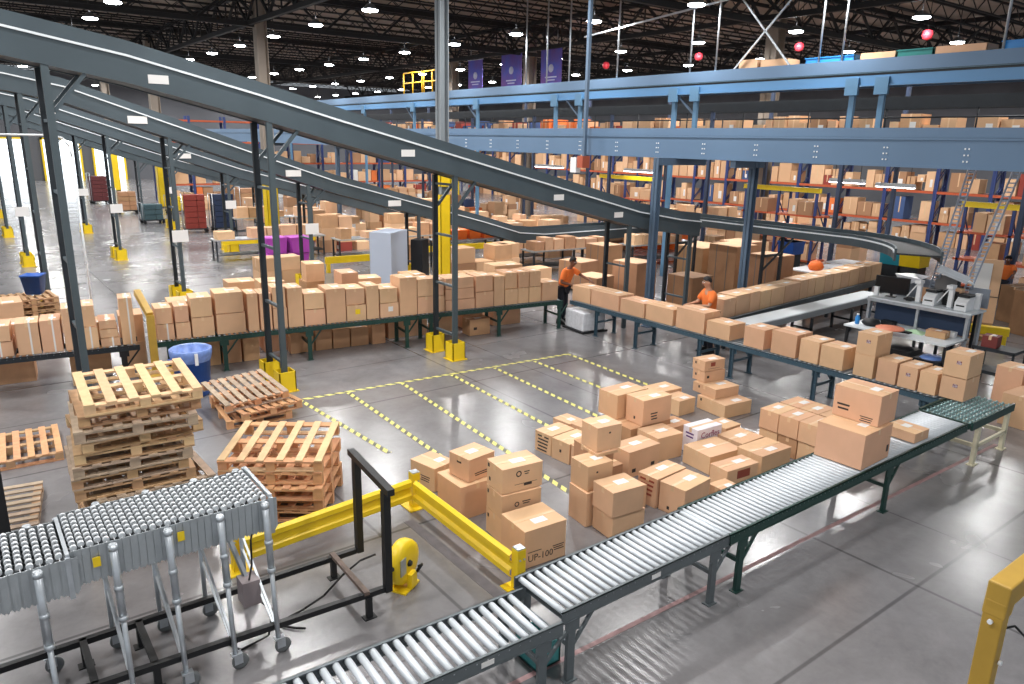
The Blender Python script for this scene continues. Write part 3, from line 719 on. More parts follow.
carton(6.60, 6.74, .92, .42, .36, .36, -6, 'top carton of the tall narrow stack, with a small black dot', marks=[('bar', .2, .24, .23, .265)])
carton(8.60, 8.00, 0, .95, .75, .39, -2, 'wide brown carton underneath the two big upper cartons', m=cardd)
carton(8.85, 7.98, .39, .66, .42, .46, -3, 'right one of the two big upper cartons, with a red mark', marks=[('lines', .18, .2, .34, 3, .05), ('spot', .2, .1)])
carton(8.72, 8.46, .39, .72, .46, .44, 0, 'left one of the two big upper cartons')
carton(7.80, 7.25, 0, .68, .42, .44, 0, 'wide carton in front of the two big upper cartons', marks=[('bar', .08, .08, .16, .14), ('bar', .5, .1, .58, .16)])
carton(8.62, 7.42, 0, .55, .50, .42, -6, 'carton right of the wide carton, behind the middle pair')
carton(7.35, 7.25, 0, .32, .3, .3, 0, 'small low carton between the tall narrow stack and the wide carton', m=cardd)
carton(6.30, 6.07, 0, .54, .42, .34, -6, 'lower carton of the front stack of two, its flap lip showing')
carton(6.26, 6.05, .34, .52, .42, .36, -6, 'upper carton of the front stack of two, plain with a label')
carton(7.08, 6.45, 0, .26, .36, .36, 0, 'small carton squeezed behind the front stack of two')
carton(7.42, 6.34, 0, .66, .34, .46, 4, 'carton with dark red printing on its side, behind the near roller line', marks=[('xlines', .05, .4, .3, 4, .07, inkr)], m=card)
carton(7.50, 5.90, 0, .62, .42, .44, 6, 'wide tan carton touching the near roller line', marks=[('spot', .26, .08)])
t = carton(9.36, 7.22, 0, .58, .32, .46, -4, 'white carton with red and purple lettering in the middle of the floor group', m=mat('white_card', (236, 230, 238), .6, noise=.04), marks=[('bar', .36, .14, .52, .20, inkp), ('xlines', .08, .36, .26, 2, .06, inkp), ('xlines', .1, .16, .22, 2, .06, inkp)])
text_on(t, 'Corfles', .15, mat('print_magenta', (150, 50, 98), .6), (.08, -.002, .29), '-y')
carton(8.95, 6.62, 0, .72, .58, .31, -5, 'broad low carton in front of the white lettered carton', marks=[('lines', .1, .2, .4, 1, .02)])
carton(8.72, 6.12, 0, .68, .34, .32, -5, 'carton with dark red printing on its long side, against the near roller line', marks=[('bar', .22, .14, .5, .27, inkr)])
carton(8.32, 5.86, 0, .34, .3, .22, -5, 'small reddish low carton half hidden by the near roller line', m=card2)
carton(10.0, 6.70, 0, .42, .46, .18, 0, 'carton under the flat lidded carton', m=cardd)
carton(9.84, 6.68, .18, .58, .50, .12, 0, 'flat square carton right of the white lettered carton')
carton(9.54, 6.10, 0, .74, .48, .36, -2, 'wide low carton with a white label, just behind the near roller line')
carton(9.4, 7.8, 0, .5, .4, .30, 0, 'low dark carton behind the white lettered carton', m=cardd)
# stacked block at the right of the group
for i, yy in enumerate((6.56, 6.19, 5.82)):
    w = ['left', 'middle', 'right'][i]
    carton(10.62, yy, 0, .52, .35, .345, 0, 'bottom %s front carton of the two-high block near the big conveyor cartons' % w, m=cardd if i == 1 else card)
    carton(10.60, yy, .35, .52, .355, .345, 1, 'top %s front carton of the two-high block near the big conveyor cartons' % w, m=card if i != 1 else card2)
    carton(11.18, yy, 0, .52, .35, .345, 0, 'bottom %s back carton of the two-high block' % w); carton(11.16, yy, .35, .52, .355, .345, -1, 'top %s back carton of the two-high block' % w, m=card2)
carton(10.25, 7.32, 0, .42, .40, .26, 0, 'small carton with yellow tape between the block and the stack of four')
# stack with the tall top
carton(11.18, 8.05, 0, .72, .72, .27, -6, 'bottom wide carton of the highest floor stack', marks=[('spot', .62, .2)])
carton(11.30, 8.38, .27, .62, .62, .20, -7, 'flat middle carton of the highest floor stack', marks=[('spot', .45, .13)])
carton(11.44, 8.78, .47, .54, .34, .22, -8, 'carton just under the top of the highest floor stack', marks=[('spot', .25, .12), ('bar', .06, .08, .12, .13)])
carton(11.43, 8.79, .69, .54, .34, .22, -7, 'topmost carton of the highest floor stack', marks=[('spot', .25, .14), ('bar', .16, .09, .28, .17, inkr), ('lines', .1, .05, .4, 1, .012)])
carton(10.55, 8.62, 0, .46, .42, .31, 0, 'carton left of the highest floor stack')
carton(10.5, 9.09, 0, .62, .46, .36, -3, 'flat-topped carton at the back left of the highest floor stack')
# on the near roller line
carton(9.31, 4.46, .812, .78, .68, .51, 2, 'biggest carton on the near roller line', 'cartons on the near roller line', m=card2, seam='y', marks=[('bar', .68, .1, .74, .2)])
carton(9.72, 4.52, 1.322, .50, .66, .45, 2, 'pinkish carton lying on top of the biggest carton on the near roller line', 'cartons on the near roller line', m=card2, seam='y', marks=[('xlines', .42, .2, .6, 2, .06), ('xlines', .08, .1, .26, 3, .03)])
carton(10.88, 4.50, .812, .40, .46, .16, -2, 'flat carton on the near roller line beside the biggest one', 'cartons on the near roller line')

# ---- right line: fronts at x = 13.38
G2 = 'cartons on the side line'
spec = [(14.29,15.03,.42),(13.22,14.27,.42),(12.33,13.17,.38),(11.40,12.29,.40),(10.47,11.32,.50),(9.76,10.42,.36),(8.88,9.40,.44),(8.12,8.72,.50)]
for i, (y0, y1, h) in enumerate(spec):
    carton(13.46, y0+.01, .797, .56, y1-y0-.02, h, 0, 'carton %s from the far end of the side line by the two workers' % ordn(i), G2, m=card2, seam='y')
for i, (y0, y1, h) in enumerate([(7.50,8.06,.44),(6.95,7.47,.44),(6.10,6.42,.44)]):
    pass
for lab, y0, y1, z, h, hole in [('carton just left of the left double stack on the side line', 7.62, 8.06, .797, .46, 0), ('second carton left of the left double stack on the side line', 7.10, 7.60, .797, .44, 0),
        ('lower carton of the left double stack on the side line', 6.50, 6.90, .797, .44, 0), ('upper carton of the left double stack on the side line, with a small label', 6.50, 6.90, 1.232, .42, 1),
        ('carton just right of the left double stack on the side line', 6.07, 6.45, .797, .44, 0), ('middle carton between the two double stacks, with a hand mark', 5.70, 6.05, .797, .42, 1),
        ('carton just left of the right double stack on the side line', 5.36, 5.68, .797, .40, 0), ('lower carton of the right double stack by the corner', 4.90, 5.32, .817, .40, 1), ('upper carton of the right double stack by the corner', 4.90, 5.32, 1.222, .42, 1)]:
    t = carton(13.46, y0+.01, z, .56, y1-y0-.02, h, 0, lab, G2, m=card, seam='y')
    if hole: part('small_label', MB().bx(-.002, .12, h*.55, 0, .2, h*.55+.06), mat('label_mixed', (190, 180, 190), .6, rgb2=(120, 50, 60), nscale=30), t)

# ---- left line, front row (s, s1, height, rows)
G3 = 'cartons on the left line'
row = [(-.9,-.3,.7,1),(-.28,.24,.62,2),(.30,.69,.64,1),(.70,1.06,.65,1),(1.09,1.33,.86,1),(1.34,1.69,.88,2),(1.71,2.07,.55,3),(2.10,2.36,.98,1),
       (2.75,3.10,.70,2),(3.12,3.42,.72,2),(3.44,3.90,.86,2),(3.94,4.55,.92,2),(4.60,4.84,.86,1),(4.86,5.12,.84,1),(5.14,5.46,.96,2),(5.47,5.82,.92,1),(5.84,6.33,.76,2),(6.35,6.82,.82,1),(6.83,7.31,.78,2),(7.32,7.64,.82,1),(7.66,8.14,.72,2),(8.16,8.62,.95,1),(8.63,9.11,.88,2),(9.13,9.38,.84,2),(9.40,10.24,.84,3),(10.26,10.78,.84,2),(10.79,11.11,.80,1),(11.12,11.52,.86,2),(11.53,11.87,.86,2),(11.88,12.26,.86,2),(12.29,12.80,.52,1)]
for i, (s0, s1, h, nn) in enumerate(row):
    hh = h/nn
    for k in range(nn):
        p = Lp(s0+.005, .10+rng.uniform(0, .04), .797+k*hh)
        t = carton(p[0], p[1], p[2], s1-s0-.015-(.02*k), rng.uniform(.55, .66), hh-.004, math.degrees(a)+rng.uniform(-1, 1),
               '%scarton, %s place from the left, front row on the left line' % ({1: '', 2: ['lower ','upper '][k] if k < 2 else '', 3: ['bottom ','middle ','top '][k]}[nn], ordn(i)), G3, m=rng.choice([card, card, card2]))
        if i in (18, 20) and k == 0: part('square_sticker', MB().bx(.2, -.003, hh*.4, .32, -.001, hh*.4+.12), yellow if i == 18 else paper, t)
        if i < 9 and k == 0: part('strap', MB().bx((s1-s0)*.55, -.004, 0, (s1-s0)*.55+.03, .5, hh+.002), mat('strap_white', (230, 226, 222), .5), t)
# second row behind the left line, standing on low pallets
for i, (s0, s1, n_, w) in enumerate([(1.1,1.9,2,.55),(3.1,3.9,2,.7),(5.1,5.7,4,.42),(5.75,6.3,3,.44),(6.4,7.0,3,.4),(7.05,7.5,4,.44),(7.6,8.1,3,.45),(8.2,8.7,3,.44),(8.75,9.3,4,.4),(9.6,10.2,3,.48),(10.4,11.0,3,.5),(11.3,12.2,4,.42),(2.1,2.6,2,.6),(4.1,4.8,2,.5),(-.2,.5,2,.6)]):
    for k in range(n_):
        p = Lp(s0, 1.0+rng.random()*.12, .004+k*(w+.002))
        far_carton(p[0], p[1], p[2], s1-s0-.03, .65, w, a, 'carton behind the left line, second row, stack %s from the left, %s up' % (ordn([14,12,13,0].index(i) if i in () else i), ORD[k]), 'cartons behind the left line')
for i, (s0, s1, n_, w) in enumerate([(4.6,5.3,3,.5),(5.6,6.3,3,.42),(6.5,7.0,4,.46),(7.8,8.5,3,.46),(8.9,9.6,3,.44)]):
    for k in range(n_):
        p = Lp(s0, 2.1+rng.random()*.3, .004+k*(w+.002))
        far_carton(p[0], p[1], p[2], s1-s0-.03, .6, w, a+rng.uniform(-.1,.1), 'carton behind the left line, third row, stack %s from the left, %s up' % (ordn(i), ORD[k]), 'cartons behind the left line')
# cartons on the floor under and behind the left line
for i, (x, y, wx, h) in enumerate([(6.05,16.35,.55,.5),(6.65,16.3,.4,.5),(7.08,16.25,.42,.48),(7.53,16.2,.45,.46),(8.05,16.1,.35,.5),(3.95,16.45,.5,.6),(4.5,16.4,.4,.6),(4.95,16.35,.35,.55)]):
    carton(x, y+.3, 0, wx, .27, h, -6, 'brown carton %s from the left standing on the floor under the left line' % ORD[[3,4,5,6,7,0,1,2][i]], 'cartons under the left line', m=cardd)
carton(10.55, 15.75, 0, .62, .4, .44, -4, 'lone carton on the floor under the right end of the left line', 'cartons on the floor', m=cardd, marks=[('bar', .12, .15, .22, .22)])

# ---- back line of the right side: cartons close together on a low belt, empty belt in front
def Bp(s, d=0): 
    aa = math.atan2(.9, 9.3); return (15.0+s*math.cos(aa)-d*math.sin(aa), 11.2+s*math.sin(aa)+d*math.cos(aa)), aa
t = thing('belt_conveyor', 'long belt line behind the workers, packed with a single file of cartons', 'conveyor', (15, 11.2, 0))
pts = [(*Bp(s, .35)[0], .78) for s in (.1, 10.2)]
part('side_rail', MB().sweep(pts, -.45, -.38, -.15, .03), railg, t, world=True); part('side_rail', MB().sweep(pts, .38, .45, -.15, .03), railg, t, world=True); part('belt', MB().sweep(pts, -.38, .38, -.05, 0), belt, t, world=True)
for s in (.3, 3, 6, 9):
    for d in (.02, .7): (xx, yy), _ = Bp(s, d); part('leg', MB().bx(xx-.04, yy-.04, 0, xx+.04, yy+.04, .63), darkg, t, world=True)
br = [.12,.7,1.38,1.9,2.46,3.2,4.08,4.55,5.0,5.6,6.16,6.7,7.27,7.98,8.45,8.9,9.7]
for i, (s0, s1) in enumerate(zip(br[:-1], br[1:])):
    (xx, yy), aa = Bp(s0+.02, .02)
    carton(xx, yy, .79, s1-s0-.03, .55, rng.uniform(.5, .56), math.degrees(aa), 'carton %s from the left in the single file behind the second worker' % ordn(i), 'cartons in single file', m=card)
t = thing('belt_conveyor', 'empty pale belt conveyor in front of the single file of cartons', 'conveyor', (15.3, 10.5, 0))
pts = [(15.2, 10.72, .79), (22.0, 11.0, .79)]
part('side_rail', MB().sweep(pts, -.33, -.29, -.16, .0), mat('pale_steel_rail', (150, 158, 164), .45, .3), t, world=True); part('side_rail', MB().sweep(pts, .29, .33, -.16, .0), railg, t, world=True)
part('belt', MB().sweep(pts, -.29, .29, -.03, .01), mat('belt_pale', (202, 208, 212), .4), t, world=True)
for s in (15.9, 17.9, 19.9, 21.5):
    l = MB(); l.bx(s-.03, 10.42, 0, s+.03, 10.48, .63); l.bx(s-.03, 10.98, 0, s+.03, 11.04, .63); l.bx(s-.03, 10.42, .3, s+.03, 11.04, .35); part('leg_frame', l, darkg, t, world=True)

# ------------------------------------------------------------------ hazard tape on the floor
def tape_mat():
    m = bpy.data.materials.new('hazard_tape'); m.use_nodes = True; nt = m.node_tree; N = nt.nodes; L = nt.links; b = N['Principled BSDF']
    tc = N.new('ShaderNodeTexCoord'); s = N.new('ShaderNodeSeparateXYZ'); L.new(tc.outputs['Object'], s.inputs[0])
    ad = N.new('ShaderNodeMath'); ad.operation = 'ADD'; L.new(s.outputs[0], ad.inputs[0]); L.new(s.outputs[1], ad.inputs[1])
    pp = N.new('ShaderNodeMath'); pp.operation = 'PINGPONG'; pp.inputs[1].default_value = .11; L.new(ad.outputs[0], pp.inputs[0])
    gt = N.new('ShaderNodeMath'); gt.operation = 'GREATER_THAN'; gt.inputs[1].default_value = .066; L.new(pp.outputs[0], gt.inputs[0])
    mx = N.new('ShaderNodeMix'); mx.data_type = 'RGBA'; mx.inputs[6].default_value = lin((234, 226, 128)); mx.inputs[7].default_value = lin((82, 84, 74))
    L.new(gt.outputs[0], mx.inputs[0]); L.new(mx.outputs[2], b.inputs['Base Color']); b.inputs['Roughness'].default_value = .5; return m
tm = tape_mat()
def tape(p, q, label):
    L = math.hypot(q[0]-p[0], q[1]-p[1]); b = MB().bx(0, -.045, .0005, L, .045, .003)
    single('floor_tape', b, tm, label, 'floor marking', (p[0], p[1], 0), math.atan2(q[1]-p[1], q[0]-p[0]), 'hazard tape lines on the floor')
tape((4.95, 13.47), (11.68, 13.03), 'yellow and black tape line closing the far end of the marked lanes')
for i, (p, q) in enumerate([((5.01,13.4),(5.25,10.2)),((5.98,13.35),(5.86,9.0)),((7.18,13.27),(6.66,6.1)),((8.37,13.2),(8.1,8.0)),((9.46,13.1),(9.2,7.7)),((10.55,13.0),(10.5,9.6)),((11.63,13.0),(11.45,9.4))]):
    tape(p, q, 'yellow and black tape line, lane divider %s from the left' % ORD[i])
tape((9.75, 8.3), (9.85, 7.5), 'short piece of yellow and black tape behind the white lettered carton')
single('floor_tape', MB().bx(0, -.03, .0005, 11, .03, .002), mat('faded_red_tape', (176, 140, 140), .6, noise=.3, nscale=6), 'faded red line on the floor under the near roller line', 'floor marking', (3.2, 4.72, 0), R(-1))
# ------------------------------------------------------------------ wooden pallets
def pallet(label, x, y, z, wx, wy, rz, boards, mtop, mstr, group='wooden pallets', tilt=(0,0), bw=.095, wide=False, h=.15):
    """stringers along local x, deck boards along local y; centre at (x, y)"""
    t = thing('wooden_pallet', label, 'pallet', (x, y, z), R(rz), group); t.rotation_euler = (R(tilt[0]), R(tilt[1]), R(rz))
    hx, hy = wx/2, wy/2
    for k in range(3):
        yc = (-hy+.055, 0, hy-.055)[k]
        part('cross_board', MB().bx(-hx, yc-(.06 if wide else .05), h-.044, hx, yc+(.06 if wide else .05), h-.021), mstr, t)
        for j in range(3):
            xc = (-hx+.06, 0, hx-.06)[j]; part('block', MB().bx(xc-.06, yc-.045, .021, xc+.06, yc+.045, h-.045), mstr, t)
        part('bottom_board', MB().bx(-hx, yc-.05, 0, hx, yc+.05, .02), mtop if k != 1 else mstr, t)
    for i in range(boards):
        xx = -hx+(wx-bw)*i/(boards-1); jit = rng.uniform(-.012, .012)
        part('deck_board', MB().bx(xx, -hy+jit, h-.02, xx+bw, hy+jit, h), mtop, t)
    return t
n_ = 13
cxA, cyA = 1.60, 9.95
for i in range(n_):
    last = i == n_-1
    wx, wy = (1.3, 1.22) if last else (rng.uniform(1.28, 1.38), rng.uniform(1.15, 1.25))
    dx, dy = (0, 0) if last else (rng.uniform(-.1, .0), rng.uniform(-.04, .06))
    if 5 <= i <= 8: dx -= .12
    pallet(('top pallet of the tall stack, pale wood with six widely spaced boards' if last else '%s pallet from the floor in the tallest wooden pallet stack' % ordn(i)), cxA+dx, cyA+dy, .003+i*.15+(.045 if last else 0), wx, wy, -2 if last else rng.uniform(-5, 3) + (4 if i in (4, 9) else 0), 6 if last else 7,
           woodl if last else rng.choice([woodm, woodg, woodm]), woodl if last else rng.choice([woodm, woodl, woodg]), 'tall pallet stack', tilt=(3.6, 0) if last else (0, 0), bw=.11 if last else .1, h=.15)
for i in range(5):
    last = i == 4
    dx = rng.uniform(-.05, .05)
    pallet('top pallet of the low wide stack, white boards over orange cross boards' if last else '%s pallet from the floor in the low wide stack beside the yellow guard rail' % ORD[i],
           3.22+dx*.7, 9.47+dx, .003+i*.186+(.03 if last else 0), 1.36, 1.2, -35+rng.uniform(-2, 2), 6 if last else 7, woodl if last else woodo, woodo, 'low pallet stack', tilt=(4, 0) if last else (0, 0), bw=.1, wide=last, h=.178)
for i in range(3):
    pallet(['orange-brown pallet at the bottom of the stack of three beside the blue bin', 'skewed orange-brown pallet in the middle of the stack of three beside the blue bin', 'weathered grey pallet on top of the stack of three beside the blue bin'][i],
           3.95+[.05,.12,0][i], 13.3+[0,-.1,.1][i], .003+i*.16+(.03 if i == 2 else 0), 1.15, 1.35, [-4, 9, 2][i], 8, woodg if i == 2 else woodo, woodo, 'stack of three pallets', tilt=(3, -3) if i == 2 else (0, 0), h=.15)
pallet('single pallet lying flat on the floor at the left edge', .25, 13.55, .003, 1.4, 1.35, -3, 8, woodo, woodm)
pallet('dark pallet on the floor at the left edge, in front of the flat one', -.1, 11.2, .003, 1.4, 1.1, 82, 8, woodg, woodm)
single('wood_plank', MB().bx(-.07, -.02, 0, .07, .02, .62), woodl, 'short pale plank leaning on the left side of the tallest pallet stack', 'plank', (.80, 9.1, .01), R(-20))
for i, (x, y, k) in enumerate([(1.35, 22.2, 6)]):
    for j in range(k):
        pallet('%s pallet from the floor in the far pile at the left edge' % ORD[j], x, y, .003+j*.16, 1.1, 1.1, 5, 7, woodm, woodm, 'far pallet pile')
for i, (x, y, n3, h) in enumerate([(-.08, 22.6, 4, .62), (-1.0, 22.4, 4, .6), (.3, 20.6, 2, .55), (-.6, 20.6, 3, .5)]):
    for j in range(n3):
        far_carton(x, y, .004+j*(h+.004), .8, .9, h, 0, 'strapped carton %s layer up, pile %s at the left edge' % (ORD[j], ORD[i]), 'cartons at the left edge')
t = single('tote', MB().lathe([(0,0),(.22,0),(.3,.5),(.33,.5),(.33,.46),(.31,.46),(.24,.03),(0,.03)], n=4), bluep, 'blue plastic tote on the far pallet pile at the left edge', 'tote', (1.5, 22.3, .975), R(20))

# ------------------------------------------------------------------ extendable skate wheel conveyor
def accordion(label, x0, x1, y0, y1, z, legs, name='extendable_conveyor', pitch=.062):
    t = thing(name, label, 'conveyor', ((x0+x1)/2, (y0+y1)/2, 0))
    def Q(n, mb, m, lab=None): return part(n, mb, m, t, lab, world=True)
    n = int((x1-x0)/pitch)
    wheel = mat('skate_wheel', (228, 232, 236), .3, .3)
    for i in range(n):
        x = x0+.04+i*pitch; b = MB(); b.tube((x, y0+.01, z-.03), (x, y1-.01, z-.03), .004, 5); y = y0+.05+(.042 if i%2 else 0)
        while y < y1-.05:
            b.tube((x, y-.016, z-.018), (x, y+.016, z-.018), .027, 10, sm=False); b.tube((x, y+.016, z-.018), (x, y+.068, z-.018), .012, 6, mi=1); y += .084
        Q('wheel_row', b, [wheel, black])
    link = mat('scissor_link', (176, 182, 186), .4, .5, noise=.1)
    for yy, s in ((y0, -1), (y1, 1)):
        b = MB()
        for i in range(n+1):
            x = x0+i*pitch
            for k, (lean, off) in enumerate(((.004, .0), (-.004, .008))):
                yo = yy+s*off; xa = x+k*pitch*.5; w_ = .056
                b.add([(xa, yo, z-.02), (xa+w_, yo, z-.02), (xa+w_+lean, yo, z-.32), (xa+w_*.5+lean, yo, z-.36), (xa+lean, yo, z-.32),
                       (xa, yo+.005, z-.02), (xa+w_, yo+.005, z-.02), (xa+w_+lean, yo+.005, z-.32), (xa+w_*.5+lean, yo+.005, z-.36), (xa+lean, yo+.005, z-.32)],
                      [(0,1,2,3,4), (9,8,7,6,5), (0,5,6,1), (1,6,7,2), (2,7,8,3), (3,8,9,4), (4,9,5,0)])
        Q('scissor_side', b, link)
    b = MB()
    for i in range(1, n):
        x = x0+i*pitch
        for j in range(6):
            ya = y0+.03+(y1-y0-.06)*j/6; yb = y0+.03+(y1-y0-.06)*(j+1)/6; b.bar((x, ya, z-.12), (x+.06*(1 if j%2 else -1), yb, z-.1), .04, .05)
    Q('shade_bar', b, darkg)  # dark bars added below the wheels, standing in for the shade there
    b = MB(); b.bx(x1-.01, y0-.03, z-.38, x1+.03, y0, z+.0); b.bx(x1-.01, y1, z-.38, x1+.03, y1+.03, z+.0); b.bx(x1+.0, y0, z-.02, x1+.03, y1, z+.02); b.bx(x1, y0, z-.36, x1+.03, y1, z-.32)
    Q('end_frame', b, steel)
    for lx in legs:
        for yy, s in ((y0-.06, 1), (y1+.06, -1)):
            yb = yy-.11 if s > 0 else yy; top = Vector((lx, yy, z-.02)); foot = Vector((lx, yb, .17)); pt = lambda f: top.lerp(foot, f)
            l = MB(); l.tube(top, pt(.48), .033, 10); l.tube(pt(.48), foot, .023, 10); l.tube(pt(.27), pt(.30), .04, 10); l.tube(pt(.47), pt(.50), .04, 10); l.tube(pt(.01), pt(.04), .038, 10)
            lg = Q('leg', l, steel)
            c = MB(); c.bx(lx-.04, yb-.035, .165, lx+.06, yb+.035, .18); c.bx(lx-.02, yb-.032, .07, lx+.06, yb-.026, .17); c.bx(lx-.02, yb+.026, .07, lx+.06, yb+.032, .17)
            co = Q('caster_fork', c, steel)
            w = MB().lathe([(0,-.02),(.055,-.02),(.08,-.015),(.08,.015),(.055,.02),(0,.02)], (lx+.04, yb, .081), 16, axis='y')
            Q('caster_wheel', w, mat('caster_grey', (110, 114, 116), .5))
        for z0, z1 in ((z-.75, .30), (z-.95, .22)):
            Q('cross_brace', MB().bar((lx, y1+.05, z0), (lx, y0-.13, z1), .022, .012), steel)
    return t
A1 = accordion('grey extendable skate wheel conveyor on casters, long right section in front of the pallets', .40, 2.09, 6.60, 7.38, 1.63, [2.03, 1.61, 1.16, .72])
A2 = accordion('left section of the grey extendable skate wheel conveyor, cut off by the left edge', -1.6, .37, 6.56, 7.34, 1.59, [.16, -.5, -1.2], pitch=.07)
for par, x, z in ((A1, 1.24, 1.5), (A1, .56, 1.48)):
    part('yellow_tag', MB().bx(x, 6.57, z-.06, x+.06, 6.576, z+.03), yellow, par, 'yellow plastic tag', world=True)
t = thing('control_box', 'small grey control box with cables hanging under the extendable conveyor', 'control box', (1.93, 6.98, .3))
part('housing', MB().bx(-.08,-.1,.02,.1,.1,.3), mat('box_mauve_grey', (150, 138, 140), .5), t); part('mounting_arm', MB().bar((0,.05,.28), (-.1,.3,.75), .04, .04), steel, t)
part('cable', MB().path([(0,-.05,.28),(.03,-.1,.5),(.02,-.16,.8),(.06,-.22,1.05),(.04,-.3,1.2)], .01, 6), black, t)
part('cable', MB().path([(.05,0,.05),(.2,-.1,-.1),(.1,-.25,-.28),(-.2,-.3,-.29),(-.3,-.1,-.29)], .01, 6), black, t)

# black welded frame standing on the floor
t = thing('welded_stand', 'black welded steel frame with an upright goal-shaped end, beside the yellow reel', 'frame', (2, 6.9, 0))
def Q(n, mb, m, lab=None): return part(n, mb, m, t, lab, world=True)
Q('rail', MB().bar((-1.2, 6.68, .27), (3.26, 6.44, .27), .06, .06), black); Q('rail', MB().bar((-1.2, 7.32, .27), (3.3, 7.34, .27), .06, .06), black)
Q('post', MB().bx(3.21, 6.39, .24, 3.29, 6.47, 1.43), black); Q('post', MB().bx(3.31, 7.30, .24, 3.39, 7.38, 1.43), black)
Q('top_bar', MB().bar((3.24, 6.28, 1.47), (3.36, 7.5, 1.47), .08, .07), black)
Q('cross_bar', MB().bar((3.0, 6.42, .30), (3.02, 7.38, .30), .06, .04), mat('rusty_bar', (108, 92, 84), .7, noise=.3)); Q('cross_bar', MB().bar((.94, 6.57, .27), (.94, 7.34, .27), .06, .06), black); Q('cross_bar', MB().bar((.45, 6.59, .27), (.45, 7.34, .27), .06, .06), black)
for lx, ly in ((3.02, 6.43), (3.02, 7.35), (.94, 6.57), (.94, 7.33), (.45, 6.59), (.45, 7.33), (-.8, 6.65), (-.8, 7.33)):
    b = MB(); b.bx(lx-.03, ly-.03, 0, lx+.03, ly+.03, .25); b.bx(lx-.07, ly-.05, 0, lx+.07, ly+.05, .012); Q('short_leg', b, black)
# yellow cable reel
t = thing('cable_reel', 'round yellow cable reel standing on the floor behind the black frame', 'reel', (3.60, 6.74, 0), R(30))
part('reel_shell', MB().lathe([(.0,-.09),(.18,-.09),(.25,-.07),(.265,-.03),(.265,.03),(.25,.07),(.18,.09),(0,.09)], (0,0,.32), 28, axis='y'), yellow, t)
part('hub', MB().lathe([(0,-.12),(.03,-.12),(.04,-.09),(0,-.09)], (0,0,.32), 14, axis='y'), black, t)
part('rating_plate', MB().bx(-.19,-.1,.24,-.08,-.088,.44), steel, t)
b = MB(); b.bx(-.16,-.13,0,.16,.13,.02); b.bx(-.05,-.15,.02,.07,-.09,.2); b.bx(-.1,.06,.02,.1,.1,.3); part('base_bracket', b, yellow, t)
part('hose_outlet', MB().tube((-.24,-.02,.36), (-.31,-.03,.39), .03, 10), rubber, t); part('valve', MB().tube((.05,-.16,.2), (.1,-.2,.28), .018, 8).tube((.1,-.2,.28), (.02,-.2,.3), .014, 8), black, t)
single('air_hose', MB().path([(3.36,6.93,.40),(3.2,7.0,.34),(3.0,7.05,.2),(2.75,7.0,.06),(2.5,6.95,.02),(2.3,6.9,.02),(2.2,6.8,.02),(2.3,6.68,.02),(2.38,6.62,.02)], .012, 8), rubber, 'thin black hose running from the yellow reel across the floor', 'hose')

# ------------------------------------------------------------------ yellow guard rail corner
def guard(label, p, q, x0, x1):
    t = thing('guard_rail', label, 'guard rail', (p[0], p[1], 0), math.atan2(q[1]-p[1], q[0]-p[0])); L = math.hypot(q[0]-p[0], q[1]-p[1])
    prof = [(0,.14),(-.04,.17),(-.04,.235),(.0,.265),(.0,.335),(-.04,.365),(-.04,.43),(0,.46)]
    vs = []
    for xx in (x0, L-x1):
        for o in (0, .012):
            for u, v in prof: vs.append((xx, u+o, v))
    n = len(prof); fs = []
    for i in range(n-1):
        fs += [(i, i+1, 2*n+i+1, 2*n+i), (n+i, 3*n+i, 3*n+i+1, n+i+1), (i, n+i, n+i+1, i+1), (2*n+i, 2*n+i+1, 3*n+i+1, 3*n+i)]
    fs += [(0, 2*n, 3*n, n), (n-1, 2*n-1, 4*n-1, 3*n-1)]
    part('ribbed_beam', MB().add(vs, fs), yellow, t)
    return t
guard('yellow ribbed guard rail running in front of the pallet stacks', (2.18, 8.06), (4.60, 8.30), 0, .02)
guard('yellow ribbed guard rail running toward the near roller line', (4.62, 8.24), (4.60, 5.98), .02, 0)
for lab, x, y in (('yellow guard rail post at the left end below the extendable conveyor', 2.16, 8.16), ('yellow guard rail post in the corner between the two rails', 4.68, 8.36), ('yellow guard rail post at the near end beside the carton printed UP-100', 4.66, 5.93)):
    t = thing('guard_post', lab, 'guard post', (x, y, 0)); b = MB(); b.bx(-.06,-.06,.01,.06,.06,.52); part('post', b, yellow, t, bevel=.006)
    part('base_plate', MB().bx(-.15,-.15,0,.15,.15,.015), yellow, t); part('cap', MB().bx(-.055,-.055,.52,.055,.055,.535), steel, t)
    c = MB(); 
    for z in (.2, .4):
        for dx in (-.03, .03): c.tube((dx, -.06, z), (dx, -.072, z), .012, 6)
    part('bolt', c, steel, t)
single('floor_strip', MB().bx(-1.1, -.07, .0006, 1.1, .07, .003), mat('worn_strip', (96, 92, 96), .6, noise=.3, nscale=5), 'dark worn strip on the floor inside the guard rail', 'floor marking', (4.4, 6.95, 0), R(90))

